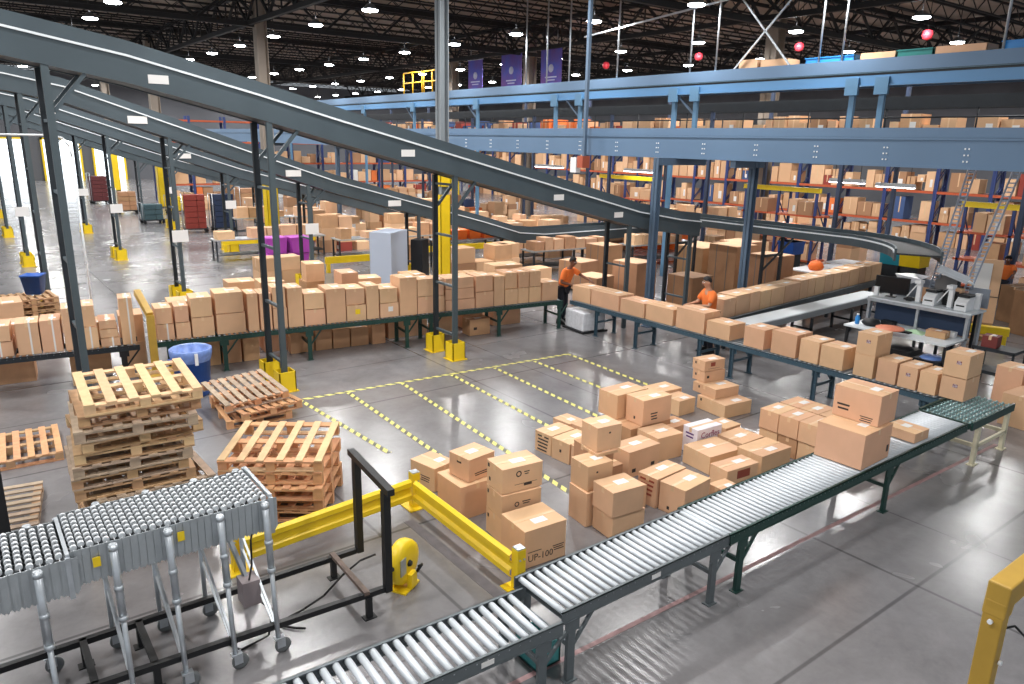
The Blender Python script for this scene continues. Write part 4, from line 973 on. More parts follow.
# near yellow railing at the lower right corner
t = thing('yellow_railing', 'thick yellow steel railing in the bottom right corner', 'railing', (3.74, 1.05, 0))
def Q(n, mb, m, lab=None): return part(n, mb, m, t, lab, world=True)
part('post', MB().bx(-.04,-.045,0,.04,.045,2.94), yellowd, t, bevel=.006); part('post', MB().bx(1.75,-.045,0,1.83,.045,2.94), yellowd, t, bevel=.006)
part('top_rail', MB().prism([(-.043,2.86),(-.03,3.03),(1.83,3.03),(1.83,2.91),(.06,2.91),(.043,2.86)], 'y', -.05, .05), yellowd, t, bevel=.008)
part('mid_rail', MB().bx(.04,-.03,1.35,1.75,.03,1.43), yellowd, t)
b = MB(); b.tube((-.052,.0,2.84), (-.066,.0,2.84), .012, 8); b.tube((.0,-.052,2.62), (.0,-.066,2.62), .012, 8); part('bolt', b, white, t)
part('base_plate', MB().bx(-.1,-.1,0,.1,.1,.015), yellowd, t)
single('cable', MB().path([(3.85,1.08,2.70),(3.95,1.02,2.72),(4.05,.98,2.62),(4.05,.96,2.5),(4.1,.95,2.35)], .006, 6), rubber, 'thin black cable looped behind the thick yellow railing', 'cable')
# teal crate under the nearest section
t = single('crate', MB().bx(0,0,0,.3,.35,.02).bx(0,0,0,.02,.35,.28).bx(.28,0,0,.3,.35,.28).bx(0,0,0,.3,.02,.28).bx(0,.33,0,.3,.35,.28).bx(-.01,-.01,.26,.31,.0,.28), mat('crate_teal', (70, 150, 150), .5), 'pale teal crate on the floor under the joint of the two nearest sections', 'crate', (3.95, 4.7, .002))

# ------------------------------------------------------------------ blue bin, yellow stand
t = thing('waste_bin', 'round blue waste bin with a clear liner, behind the pallet stacks', 'bin', (3.42, 14.95, 0))
part('tub', MB().lathe([(0,.0),(.27,0),(.30,.04),(.36,.86),(.385,.86),(.385,.93),(.36,.93),(.345,.86),(.27,.05),(0,.05)], n=28), bluep, t)
part('liner', MB().lathe([(.36,.72),(.392,.84),(.396,.95),(.38,.96),(.34,.93),(.28,.72),(.0,.65)], n=28), mat('bin_liner', (120, 150, 216), .35, noise=.3, nscale=9), t)
part('tie', MB().bx(-.03,-.42,.7,.03,-.4,.93), white, t); part('handle', MB().bx(-.42,-.06,.72,-.36,.06,.78), bluep, t)
t = thing('yellow_stand', 'yellow steel stand with a tilted arm between the two left carton lines', 'stand', (2.93, 15.85, 0), R(-5))
part('post', MB().bx(-.07,-.07,.3,.07,.07,1.5), yellowd, t); part('tilted_arm', MB().bar((0,0,1.5), (-.12,.75,1.85), .12, .12), yellowd, t)
part('tray', MB().bx(-.3,-.3,.18,.45,.3,.3).bx(-.3,-.3,0,-.24,.3,.2).bx(.39,-.3,0,.45,.3,.2), yellowd, t)

# white wrapped bale under the side line
t = thing('wrapped_bale', 'white plastic-wrapped cube on the floor under the side line by the first worker', 'bale', (13.25, 14.3, .0), R(-6))
b = MB(); b.bx(0,0,.05,.75,.85,.56); part('wrap', b, film, t, bevel=.03); part('skid', MB().bx(-.05,-.05,0,.8,.9,.05), black, t)

# ------------------------------------------------------------------ people
def skin_obj(name, nodes, edges, m, parent, root=0, sub=2):
    me = bpy.data.meshes.new(name); me.from_pydata([n[0] for n in nodes], edges, []); o = bpy.data.objects.new(name, me); COL.objects.link(o)
    bm = bmesh.new(); bm.from_mesh(me); sl = bm.verts.layers.skin.verify(); bm.verts.ensure_lookup_table()
    for v, n in zip(bm.verts, nodes):
        r = n[1]; v[sl].radius = r if isinstance(r, tuple) else (r, r); v[sl].use_root = False
    bm.verts[root][sl].use_root = True; bm.to_mesh(me); bm.free()
    s = o.modifiers.new('s', 'SKIN'); s.use_smooth_shade = True; u = o.modifiers.new('u', 'SUBSURF'); u.levels = sub; u.render_levels = sub
    bpy.context.view_layer.update(); ev = o.evaluated_get(bpy.context.evaluated_depsgraph_get()); nm = bpy.data.meshes.new_from_object(ev)
    bpy.data.objects.remove(o); nm.materials.clear(); nm.materials.append(m)
    for p_ in nm.polygons: p_.use_smooth = True
    o = bpy.data.objects.new(name, nm); COL.objects.link(o); o.parent = parent; return o
def person(label, x, y, rz, J, skin, hand_r=1.):
    """local frame: faces +x, left is +y. J: joints"""
    t = thing('person', label, 'person', (x, y, 0), rz)
    N = []; E = []
    def nd(p, r): N.append((tuple(p), r)); return len(N)-1
    def ch(prev, *pts):
        for p, r in pts:
            k = nd(p, r); E.append((prev, k)); prev = k
        return prev
    pel = nd(J['pelvis'], (.15, .11)); P_ = Vector(J['pelvis']); C_ = Vector(J['chest']); Nk = Vector(J['neck']); Hd = Vector(J['head'])
    w = ch(pel, (P_.lerp(C_, .5), (.14, .10)), (C_, (.17, .12)), (C_.lerp(Nk, .7), (.11, .085)), (Nk, .056), (Nk.lerp(Hd, .45), .06))
    hd = ch(w, (Hd, (.080, .092)), (Hd+Vector((0,0,.075)), (.070, .082)))
    chest = 3-1
    for s, side in ((1, 'L'), (-1, 'R')):
        sh = Vector(J['sh'+side]); el = Vector(J['el'+side]); wr = Vector(J['wr'+side]); d = (wr-el).normalized()
        k = ch(2, (sh, .062), (sh.lerp(el, .5), .05), (el, .041), (el.lerp(wr, .4), .039), (wr, .027))
        up = Vector((0,0,1)); sd = d.cross(up).normalized()
        palm = ch(k, (wr+d*.05, (.034, .020)), (wr+d*.085, (.036, .018)))
        for f in range(4):
            o_ = sd*((f-1.5)*.021); b0 = wr+d*.095+o_; L_ = (.072, .082, .078, .06)[f]
            ch(palm, (b0, .0105), (b0+d*L_*.5-up*.008, .009), (b0+d*L_-up*.028, .0075))
        tb = wr+d*.04+sd*(.034*(-s)); ch(palm-1, (tb, .012), (tb+d*.03+sd*(.014*(-s)), .0105), (tb+d*.055+sd*(.012*(-s))-up*.01, .0085))
        hp = Vector(J['hip'+side]); kn = Vector(J['kn'+side]); an = Vector(J['an'+side])
        ch(0, (hp, .095), (hp.lerp(kn, .5), .075), (kn, .055), (kn.lerp(an, .35), .053), (an, .037), (an+Vector((.06, 0, -.05)), .036), (an+Vector((.15, 0, -.06)), .03))
    body = skin_obj('body', N, E, skin, t)
    # face parts
    fd = Vector(J.get('face', (1,0,0))).normalized(); sd = Vector((-fd.y, fd.x, 0)).normalized()
    def blob(n, c, r, m, sc=(1,1,1)):
        return part(n, MB().lathe([(0,-r*sc[2])]+[(r*math.cos(a_), r*sc[2]*math.sin(a_)) for a_ in [R(-60), R(-30), 0, R(30), R(60)]]+[(0, r*sc[2])], tuple(c), 12), m, t)
    hc = Hd+Vector((0,0,.03))
    for s in (1, -1):
        blob('eye', hc+fd*.082+sd*.032*s, .012, white); blob('ear', hc+sd*.088*s-Vector((0,0,.005)), .022, skin, (1,1,1.4)); blob('eyebrow', hc+fd*.085+sd*.032*s+Vector((0,0,.024)), .012, hairm, (1,1,.4))
    part('nose', MB().tube(tuple(hc+fd*.084), tuple(hc+fd*.108-Vector((0,0,.028))), .009, 8, .015), skin, t)
    part('mouth', MB().tube(tuple(hc+fd*.088-sd*.022-Vector((0,0,.052))), tuple(hc+fd*.088+sd*.022-Vector((0,0,.052))), .006, 6), mat('lips', (120, 60, 54), .6), t)
    hb = MB(); n1 = 16; vs = []; fs = []
    for i in range(7):
        ph = R(90-i*17)
        for j in range(n1):
            th = 2*math.pi*j/n1; dv = Vector((math.cos(th)*fd.x-math.sin(th)*fd.y, math.cos(th)*fd.y+math.sin(th)*fd.x, 0))
            front = max(0, math.cos(th)); e = ph if ph > 0 else ph*(1-front)
            if front > .3: e = max(e, R(22))
            vs.append(tuple(hc+dv*(.104*math.cos(e))-fd*.008+Vector((0,0,.025+.108*math.sin(e)))))
    for i in range(6):
        for j in range(n1): fs.append((i*n1+j, i*n1+(j+1)%n1, (i+1)*n1+(j+1)%n1, (i+1)*n1+j))
    hb.add(vs, fs, 0, True); part('hair', hb, hairm, t)
    # shirt and trousers as clothing over the body
    N2 = []; E2 = []
    def nd2(p, r): N2.append((tuple(p), r)); return len(N2)-1
    def ch2(prev, *pts):
        for p, r in pts:
            k = nd2(p, r); E2.append((prev, k)); prev = k
        return prev
    nd2(P_+Vector((0,0,-.04)), (.20, .16)); ch2(0, (P_.lerp(C_, .5), (.175, .14)), (C_, (.235, .17)), (C_.lerp(Nk, .7), (.13, .105)))
    for s, side in ((1, 'L'), (-1, 'R')):
        sh = Vector(J['sh'+side]); el = Vector(J['el'+side]); ch2(2, (sh, .088), (sh.lerp(el, .45), .080), (sh.lerp(el, .8), .078))
    skin_obj('t_shirt', N2, E2, shirtm, t)
    N3 = [(tuple(P_+Vector((0,0,-.02))), (.165, .13))]; E3 = []
    for side in 'LR':
        hp = Vector(J['hip'+side]); kn = Vector(J['kn'+side]); an = Vector(J['an'+side]); pr = 0
        for p_, r_ in ((hp, .115), (hp.lerp(kn, .5), .095), (kn, .078), (kn.lerp(an, .5), .07), (an+Vector((0,0,.02)), .058)):
            N3.append((tuple(p_), r_)); E3.append((pr, len(N3)-1)); pr = len(N3)-1
    skin_obj('trousers', N3, E3, trous, t)
    for side in 'LR':
        an = Vector(J['an'+side]); q = MB().prism([(-.09,-.09),(.2,-.09),(.21,-.05),(.14,-.01),(.04,.05),(-.07,.05)], 'y', -.048, .048)
        q.v = [(v[0]+an.x, v[1]+an.y, v[2]+an.z) for v in q.v]; part('shoe', q, black, t, bevel=.012)
    return t
# first worker: behind the corner, leaning and stretching an arm over the cartons
J1 = dict(pelvis=(0,0,1.0), chest=(.14,0,1.30), neck=(.23,.0,1.52), head=(.30,0,1.63), shL=(.19,.20,1.42), elL=(.42,.24,1.28), wrL=(.68,.20,1.20), shR=(.17,-.20,1.42), elR=(.12,-.26,1.14), wrR=(.36,-.18,1.10),
          hipL=(0,.1,.92), knL=(.03,.11,.5), anL=(-.04,.12,.09), hipR=(0,-.1,.92), knR=(.05,-.11,.5), anR=(.02,-.12,.09), face=(1,-.15,0))
person('person in an orange t-shirt and dark trousers reaching over the cartons at the far corner', 13.6, 15.6, R(-72), J1, skin1).scale = (1.06, 1.12, 1.08)
J2 = dict(pelvis=(0,0,1.0), chest=(.04,0,1.30), neck=(.08,.0,1.53), head=(.13,0,1.64), shL=(.05,.20,1.42), elL=(.16,.23,1.16), wrL=(.42,.16,1.17), shR=(.05,-.20,1.42), elR=(.18,-.24,1.16), wrR=(.44,-.14,1.14),
          hipL=(0,.1,.92), knL=(.02,.11,.5), anL=(-.03,.12,.09), hipR=(0,-.1,.92), knR=(.02,-.11,.5), anR=(-.03,-.12,.09), face=(1,.1,0))
person('person in orange t-shirt seen from the side, hands on a side line carton', 14.62, 11.25, R(158), J2, skin2).scale = (1.15, 1.1, 1.07)
person('person in orange at the right edge behind the upright cardboard sheet', 27.1, 9.35, R(200), J1, skin1)

# ------------------------------------------------------------------ packing station at the right
t = thing('packing_station', 'white packing bench with a raised shelf of equipment, right of the side line', 'workbench', (17.9, 8, 0))
def Q(n, mb, m, lab=None): return part(n, mb, m, t, lab, world=True)
Q('worktop', MB().bx(17.05, 6.75, .82, 18.2, 9.12, .86), deskw); Q('raised_shelf', MB().bx(17.95, 6.7, 1.42, 18.75, 9.08, 1.46), deskw); Q('shelf_lip', MB().bx(17.93, 6.7, 1.36, 17.96, 9.08, 1.43), steel)
Q('back_panel', MB().bx(18.25, 6.8, .86, 18.3, 9.0, 1.42), mat('panel_dark_blue', (36, 54, 82), .6))
for yy in (6.75, 9.02):
    Q('end_frame', MB().bx(17.98, yy, 0, 18.1, yy+.06, 1.42), steel); Q('end_frame', MB().bx(18.62, yy, 0, 18.74, yy+.06, 1.42), steel); Q('leg', MB().bx(17.1, yy, 0, 17.16, yy+.06, .82), black)
Q('centre_upright', MB().bx(18.0, 7.85, .86, 18.06, 7.91, 1.42), steel); Q('under_lamp', MB().bx(18.0, 8.1, 1.37, 18.12, 8.9, 1.40), white)
# equipment standing on it
def mon(label, x, y, z, w, h, rz):
    t = thing('monitor', label, 'monitor', (x, y, z), rz)
    part('screen_housing', MB().bx(-.02, -w/2, .08, .03, w/2, .08+h), black, t, bevel=.006); part('screen', MB().bx(-.024, -w/2+.02, .10, -.02, w/2-.02, .06+h), screen, t)
    part('stand', MB().bx(.02,-.03,.0,.05,.03,.2).bx(-.08,-.12,0,.1,.12,.012), black, t)
mon('wide black monitor at the left end of the raised shelf', 18.35, 8.72, 1.462, .78, .42, R(12))
def printer(label, x, y, z, rz=0):
    t = thing('label_printer', label, 'printer', (x, y, z), rz)
    b = MB().prism([(-.2,0),(.2,0),(.2,.3),(-.05,.3),(-.2,.18)], 'y', -.13, .13); part('housing', b, white, t, bevel=.01)
    part('cover', MB().bx(-.12,-.135,.3,.2,.135,.36), black, t, bevel=.01); part('paper_slot', MB().bx(-.205,-.09,.1,-.198,.09,.13), black, t); part('label_roll', MB().tube((.24,-.06,.2),(.24,.06,.2),.09,14), paper, t)
printer('white label printer left of the middle of the raised shelf', 18.3, 7.72, 1.462); printer('white label printer near the right end of the raised shelf', 18.3, 7.02, 1.462)
for i, (y, w) in enumerate([(8.02, 'left of the left printer'), (7.3, 'between the two printers')]):
    t = thing('arm_scale', 'white upright scanner arm on the raised shelf, '+w, 'scanner', (18.25, y, 1.462))
    part('column', MB().bx(-.05,-.05,0,.05,.05,.48), white, t, bevel=.008); part('head', MB().bx(-.16,-.07,.46,.06,.07,.54), white, t, bevel=.01); part('foot', MB().bx(-.1,-.1,0,.1,.1,.02), steel, t); part('arm', MB().bar((0,.05,.45), (0,.28,.08), .025, .025), white, t)
t = thing('scanner', 'black handheld scanner lying on the raised shelf right of the monitor', 'scanner', (18.25, 8.2, 1.462)); part('head', MB().bx(-.06,-.1,0,.05,.08,.1), black, t, bevel=.01); part('handle', MB().tube((0,.05,.03),(.02,.16,.03),.022,8), black, t)
t = thing('carton_sealer', 'black equipment unit behind the printers', 'machine', (18.55, 7.4, 1.462)); part('body', MB().bx(-.1,-.16,0,.14,.16,.36), black, t, bevel=.01); part('cable', MB().path([(-.1,.1,.3),(-.18,.2,.35),(-.15,.3,.1)], .012), rubber, t)
for lab, x, y, z, w, h, m in [('large blue-grey panel standing behind the black monitor', 19.1, 8.35, 1.15, 1.25, .75, cabg), ('taller grey panel behind the left printer', 18.95, 7.75, 1.4, .5, .68, mat('panel_grey', (120, 118, 118), .5)), ('grey panel behind the right printer', 18.95, 7.0, 1.45, .45, .45, cabg)]:
    t = thing('display_panel', lab, 'panel', (x, y, 0)); part('panel', MB().bx(0,-w/2,z,.05,w/2,z+h), m, t, bevel=.008); part('post', MB().bx(.05,-.03,0,.1,.03,z+h*.6), darkg, t); part('foot', MB().bx(-.1,-.2,0,.25,.2,.02), darkg, t)
single('white_cloth', MB().add([(-.3,-.35,.0),(.25,-.3,.03),(.3,.3,.02),(-.2,.35,.05),(-.38,.02,-.22),(0,0,.09)], [(0,1,5),(1,2,5),(2,3,5),(3,0,5),(0,4,3)]), film, 'crumpled white sheet over the top of the blue-grey panel', 'cloth', (19.12, 8.62, 1.91))
for i, (x, y, z, dx, dy, h, m, lab) in enumerate([(18.2,8.98,1.462,.1,.1,.22,white,'small white box at the far left end of the raised shelf'),(18.55,7.95,1.462,.2,.2,.3,cardd,'small brown box behind the left printer'),(18.5,7.2,1.462,.18,.16,.42,card,'small upright carton between the printers'),(18.6,6.82,1.462,.1,.12,.36,white,'narrow white box at the right end of the raised shelf'),(17.9,6.95,.862,.15,.15,.12,white,'small white box at the right end of the bench'),(17.8,8.3,.862,.2,.3,.1,black,'flat black case on the bench near the bag')]):
    t = thing('supply_box', lab, 'box', (x, y, z)); part('body', MB().bx(0,0,0,dx,dy,h), m, t, bevel=.006); part('lid', MB().bx(-.003,-.003,h-.03,dx+.003,dy+.003,h+.002), m, t)
# things on the bench
t = thing('disc_stool', 'round orange disc on a grey pole in front of the packing bench', 'stand', (16.93, 7.95, 0)); part('disc', MB().lathe([(0,1.0),(.3,1.0),(.31,1.015),(.3,1.03),(0,1.03)], n=24), tableor, t); part('pole', MB().tube((0,0,0),(0,0,1.0),.035,10), steel, t); part('foot', MB().lathe([(0,0),(.2,0),(.2,.02),(0,.03)], n=20), steel, t)
t = thing('water_bottle', 'light blue bottle at the left end of the packing bench', 'bottle', (17.35, 8.95, .862)); part('bottle', MB().lathe([(0,0),(.05,0),(.055,.16),(.03,.2),(.03,.22),(0,.22)], n=14), bluel, t); part('cap', MB().lathe([(0,.22),(.03,.22),(.03,.25),(0,.25)], n=12), white, t)
single('black_bag', MB().lathe([(0,0),(.16,0),(.22,.06),(.17,.14),(.05,.17),(0,.16)], n=14), black, 'small black bag near the left end of the packing bench', 'bag', (17.5, 8.68, .862))
single('green_cloth', MB().add([(-.2,-.25,0),(.2,-.2,0),(.22,.22,0),(-.18,.25,0),(0,0,.07)], [(0,1,4),(1,2,4),(2,3,4),(3,0,4),(0,3,2,1)]), mat('pale_green', (178, 212, 176), .7), 'crumpled pale green packing paper on the bench', 'paper', (17.7, 7.72, .862))
single('black_keyboard', MB().bx(-.09,-.24,0,.09,.24,.025).bx(-.08,-.23,.025,.08,.23,.032), black, 'black keyboard on the bench behind the orange disc', 'keyboard', (17.45, 7.95, .862))
carton(17.55, 7.0, .862, .3, .42, .16, 4, 'small open brown box of supplies on the packing bench', 'boxes at the packing bench', m=cardd)
for i, (x, y, m, lab) in enumerate([(17.6, 7.9, black, 'black bin under the middle of the packing bench'), (17.3, 7.1, black, 'black tub with a blue bag under the right part of the packing bench')]):
    t = thing('tub', lab, 'tub', (x, y, 0)); part('tub_body', MB().prism([(-.25,0),(.25,0),(.3,.45),(-.3,.45)], 'y', -.3, .3), m, t); part('liner', MB().lathe([(.0,.5),(.2,.5),(.26,.44),(.24,.4)], n=12), mat('liner_blue', (100, 130, 190), .4) if i else black, t)
t = thing('utility_cart', 'two-shelf dark cart right of the packing bench', 'cart', (17.75, 5.95, 0))
for z in (.35, .85): part('shelf', MB().bx(-.35,-.4,z,.35,.4,z+.03).bx(-.36,-.41,z,-.33,.41,z+.07).bx(-.35,-.41,z,.35,-.38,z+.07), darkg, t)
for dx in (-.34, .34):
    for dy in (-.39, .39): part('leg', MB().bx(dx-.02,dy-.02,.0,dx+.02,dy+.02,.88), darkg, t)
carton(17.55, 5.95, .89, .3, .3, .26, 5, 'small reddish box on top of the utility cart', 'boxes at the packing bench', m=mat('maroon_card', (120, 52, 48), .6))
# lattice masts
for i, (p, q) in enumerate([((19.25, 8.2, 1.4), (17.55, 7.05, 4.6)), ((19.3, 7.5, 1.2), (17.4, 6.15, 4.6))]):
    t = thing('ladder_duct', ['left', 'right'][i]+' one of the two pale slotted ladder ducts rising behind the packing station', 'cable ladder', (p[0], p[1], 0)); v = Vector(q)-Vector(p)
    sd = Vector((.55, -.83, 0))*.07; b1 = MB(); b2 = MB(); P0 = Vector(p)-Vector((p[0], p[1], 0))
    b1.bar(P0-sd, P0+v-sd, .03, .04); b2.bar(P0+sd, P0+v+sd, .03, .04)
    m_ = mat('duct_pale', (184, 194, 212), .4, .4)
    for k in range(36): c_ = P0+v*((k+.5)/36); part('rung', MB().bar(c_-sd, c_+sd, .02, .025), m_, t)
    part('side_rail', b1, m_, t); part('side_rail', b2, m_, t); part('floor_post', MB().bx(P0.x-.04, P0.y-.04, 0, P0.x+.04, P0.y+.04, P0.z), darkg, t)
t = thing('chute', 'white sheet metal chute under the end of the curved belt', 'chute', (18.75, 7.9, 0)); b = MB(); b.bar((-.2,-.2,2.25), (.15,-.75,2.0), .55, .03); b.bar((-.45,-.2,2.33), (-.1,-.75,2.08), .03, .18); part('slide', b, mat('chute_white', (214, 220, 226), .4, .2), t); part('post', MB().bx(.1,-.5,0,.16,-.44,2.05), darkg, t)
# upright cardboard sheet, yellow barrier, brown wrapped loads
t = thing('cardboard_sheet', 'tall cardboard panel with a white paper notice, leaning upright at the right', 'cardboard sheet', (22.2, 8.1, 0), R(22)); part('sheet', MB().add([(-.02,-.36,.45),(.03,-.36,.45),(.25,-.36,2.15),(.2,-.36,2.15),(-.02,.34,.45),(.03,.34,.45),(.25,.34,2.15),(.2,.34,2.15)], [(0,1,2,3),(7,6,5,4),(0,4,5,1),(1,5,6,2),(2,6,7,3),(3,7,4,0)]), card, t)
part('paper_notice', MB().add([(.07,-.12,1.3),(.07,.28,1.3),(.165,.28,2.05),(.165,-.12,2.05)], [(0,1,2,3)]), paper, t); part('strap', MB().bx(.06,-.37,1.15,.1,.35,1.17), darkg, t); part('skid', MB().bx(-.3,-.42,0,.6,.4,.12).bx(0,-.35,.12,.3,.33,.45), woodm, t)
t = thing('yellow_barrier', 'low yellow barrier in front of the upright cardboard sheet', 'barrier', (21.5, 7.85, 0), R(22)); part('beam', MB().bx(-.1,-.75,.3,.1,.75,.52), yellow, t, bevel=.02)
for yy in (-.65, .65): part('foot', MB().bx(-.1,yy-.06,0,.1,yy+.06,.3), yellow, t)
for i, (x, y, h) in enumerate([(23.4, 7.0, 1.25), (24.4, 6.1, 1.4), (24.9, 7.9, 1.1)]):
    carton(x, y, .0, 1.0, .9, h, -20, ['tall brown wrapped load at the right edge', 'second tall brown load at the right edge', 'brown load behind the person at the right edge'][i], 'loads at the right edge', m=mat('kraft_dark', (150, 112, 78), .6, noise=.2, nscale=3))
for i, (x, y, z, wx, wy, h) in enumerate([(15.35, 4.35, 0, .8, .62, .62), (16.3, 4.3, 0, .6, .6, .62), (16.6, 4.25, .625, .6, .5, .45), (16.4, 5.0, 0, .55, .5, .85)]):
    carton(x, y, z, wx, wy, h, -4, ['brown carton on the floor just right of the wheel transfer section', 'second brown carton right of the wheel transfer section', 'upper brown carton at the right edge beyond the wheel transfer section', 'tall carton behind the cartons right of the wheel transfer section'][i], 'cartons at the right edge', m=card2 if i != 2 else cardd)

# ------------------------------------------------------------------ middle of the hall: loads, totes, cabinet, tables
kraft = mat('kraft_load', (176, 132, 96), .7, noise=.14, nscale=2, rnd=.12)
def load(x, y, n, h, w, label, rz=0, m=kraft, group='tall carton loads behind the workers'):
    t = thing('wrapped_load', label, 'load', (x, y, 0), R(rz), group); AVOID.append((x-.2, y-.2, x+w+.2, y+w+.2))
    part('pallet_base', MB().bx(-.03,-.03,.0,w+.03,.02,.12).bx(-.03,w-.02,0,w+.03,w+.03,.12).bx(-.03,-.03,.1,w+.03,w+.03,.13), woodm, t)
    part('load_body', MB().bx(0,0,.13,w,w,.13+h), m, t, bevel=.015)
    b = MB(); b.bx(-.004,w*.3,.13,w+.004,w*.3+.03,.134+h); b.bx(-.004,w*.7,.13,w+.004,w*.7+.03,.134+h); part('strap', b, mat('strap_grey', (120, 112, 104), .5), t)
    part('top_cover', MB().bx(.02,.02,.13+h,w-.02,w-.02,.137+h), card, t)
L = [(15.6,16.3,.85,.9,'pale carton load between the first worker and the thick post',10),(16.9,15.9,1.25,1.0,'carton load just left of the thick blue-grey post',5),(18.0,14.6,.9,1.0,'carton load right behind the thick blue-grey post',0),
     (20.4,16.2,1.45,1.15,'tall carton load left of the second worker',0),(20.2,14.7,1.7,1.1,'tallest carton load directly behind the second worker',0),(20.3,13.3,1.55,1.0,'tall carton load to the right of the second worker',0),(21.9,15.6,1.6,1.1,'tall load in the second rank behind the second worker',0),(21.8,17.4,1.3,1.1,'load in the second rank, farther left',0),
     (17.0,18.6,.9,1.0,'low load behind the far end of the main incline',8),(19.6,20.2,1.1,1.0,'load beside a post behind the tall carton loads',0)]
for x, y, h, w, lab, rz in L: load(x, y, 1, h, w, lab, rz)
AVOID += [(9.3,27.9,11.5,29.3),(27,24,29.3,27.2),(22.4,12.8,26.7,14.8),(26.4,11.6,27.8,17.8),(10.8,22.4,14,25),(11.0,26.4,14.6,26.8),(9.2,33.0,15.0,33.7),(14.8,27.0,19.7,27.6),(23.8,20,26.8,20.6),(26.6,8.9,27.6,9.8),(9.5,40.5,20.5,45)]
for i, (x, y) in enumerate([(22.6, 13.2), (23.9, 13.0), (25.3, 13.4)]):
    t = thing('bulk_bin', 'wide carton bin with a white cover, %s from the left behind the single file' % ORD[i], 'bin', (x, y, 0)); part('bin_wall', MB().bx(0,0,.1,1.15,1.1,.95), kraft, t, bevel=.01); part('white_cover', MB().bx(-.02,-.02,.95,1.17,1.12,1.0), film, t, bevel=.01); part('skid', MB().bx(0,0,0,1.15,1.1,.1), woodm, t)
single('orange_bag', MB().lathe([(0,0),(.2,0),(.26,.12),(.2,.26),(.08,.32),(0,.3)], n=12), orangem, 'orange bag on the leftmost white-covered bin', 'bag', (23.1, 13.6, 1.003))
for i, (x, y, z, m, c) in enumerate([(27.2, 17.2, .8, bluep, 'blue'), (27.0, 12.9, 1.0, mat('tote_blue_green', (30,140,160), .5), 'blue-green'), (27.0, 12.2, 1.0, yellow, 'yellow')]):
    t = thing('tote', c+' plastic tote on a stand behind the white-covered bins', 'tote', (x, y, 0)); part('tote_body', MB().prism([(-.35,z),(.35,z),(.42,z+.5),(-.42,z+.5)], 'y', -.35, .35), m, t); part('rim', MB().bx(-.44,-.37,z+.46,.44,.37,z+.5), m, t); part('stand', MB().bx(-.3,-.3,0,.3,.3,z), darkg, t)
# grey cabinet pair and black drawer unit
t = thing('metal_cabinet', 'tall grey two-door metal cabinet behind the left carton line', 'cabinet', (11.25, 22.9, 0), R(-30)); part('carcass', MB().bx(0,0,0,.8,1.25,1.95), mat('cabinet_side', (186, 196, 214), .5), t, bevel=.008)
t2 = MB(); 
for k, (y0, y1) in enumerate(((-.0,.0),)): pass
t.rotation_euler = (0, 0, R(-55))
for y0, y1 in ((.02,.62),(.64,1.24)):
    d_ = part('door', MB().bx(-.02,y0,.05,0,y1,1.92), cabg, t); part('handle', MB().bx(-.045,y1-.1 if y0 < .1 else y0+.07,.9,-.02,y1-.07 if y0 < .1 else y0+.1,1.1), steel, d_)
t = thing('drawer_unit', 'black open-front shelf unit right of the grey cabinet', 'shelf', (13.0, 23.2, 0), R(-55)); part('carcass', MB().bx(0,0,0,.45,.55,1.55), black, t)
for k in range(5): part('drawer', MB().bx(-.02,.03,.08+.29*k,0,.52,.32+.29*k), mat('drawer_black', (44,44,48), .5), t)
# purple totes
for i, (x, y, z) in enumerate([(9.9,28.6,0),(10.78,28.5,0),(9.98,28.65,.62),(10.86,28.45,.62)]):
    t = thing('tote', 'purple plastic tote, %s of the four left of the grey cabinet' % ['lower left', 'lower right', 'upper left', 'upper right'][i], 'tote', (x, y, z), 0, 'purple totes'); part('tote_body', MB().prism([(-.34,0),(.34,0),(.4,.58),(-.4,.58)], 'y', -.4, .4), purple, t); part('rim', MB().bx(-.41,-.41,.54,.41,.41,.6), purple, t)
def table(label, x, y, L, z=.85, d=.9, m=None, rz=-4):
    AVOID.append((x-.1, y-.7, x+L+.1, y+d+.1)); t = thing('work_table', label, 'table', (x, y, 0), R(rz)); part('table_top', MB().bx(0,0,z-.05,L,d,z), m or steel, t)
    for lx in (.05, L/2, L-.11):
        for ly in (.04, d-.1): part('leg', MB().bx(lx,ly,0,lx+.06,ly+.06,z-.05), darkg, t)
    part('lower_shelf', MB().bx(.05,.05,.25,L-.05,d-.05,.28), darkg, t)
mid = [('long steel table left of the purple totes', 8.4, 31, 4.6, .9), ('long steel table right behind the grey cabinet', 12.6, 28.5, 5.5, .95), ('dark table carrying orange totes', 15.2, 24.9, 5.2, 1.15), ('steel table behind the orange totes', 17.5, 29.5, 6, .95), ('steel table beyond the tall carton loads', 22.5, 21.5, 3.6, .9), ('steel table nearest the thick blue-grey post', 17.8, 22.2, 4.0, .9), ('far steel table under the second incline', 11.5, 38.5, 6, .95)]
mixm = [card, card2, cardd, card, paper, yellow, orangem, purple]
for i, (lab, x, y, L_, z) in enumerate(mid):
    table(lab, x, y, L_, z)
    s = .15
    while s < L_-.7:
        w = rng.uniform(.4, .75); k = rng.random(); hh = rng.uniform(.25, .55)
        xx, yy = x+s*math.cos(R(-4))+.01, y+s*math.sin(R(-4))+.08
        if i == 2 and s < 3.2:
            t = thing('tote', 'orange plastic tote on the dark table, place %s from the left' % ordn(int(s/.6)), 'tote', (xx+.3, yy+.3, z+.002), 0, 'orange totes'); part('tote_body', MB().prism([(-.24,0),(.24,0),(.29,.36),(-.29,.36)], 'y', -.28, .28), orangem, t); part('rim', MB().bx(-.3,-.29,.33,.3,.29,.37), orangem, t); s += .64; continue
        if k < .85:
            o = far_carton(xx, yy, z+.001, w-.04, .6, hh, 0, 'small carton, place %s from the left, %s' % (ordn(int(s/.4)), lab), 'cartons on the tables')
        s += w
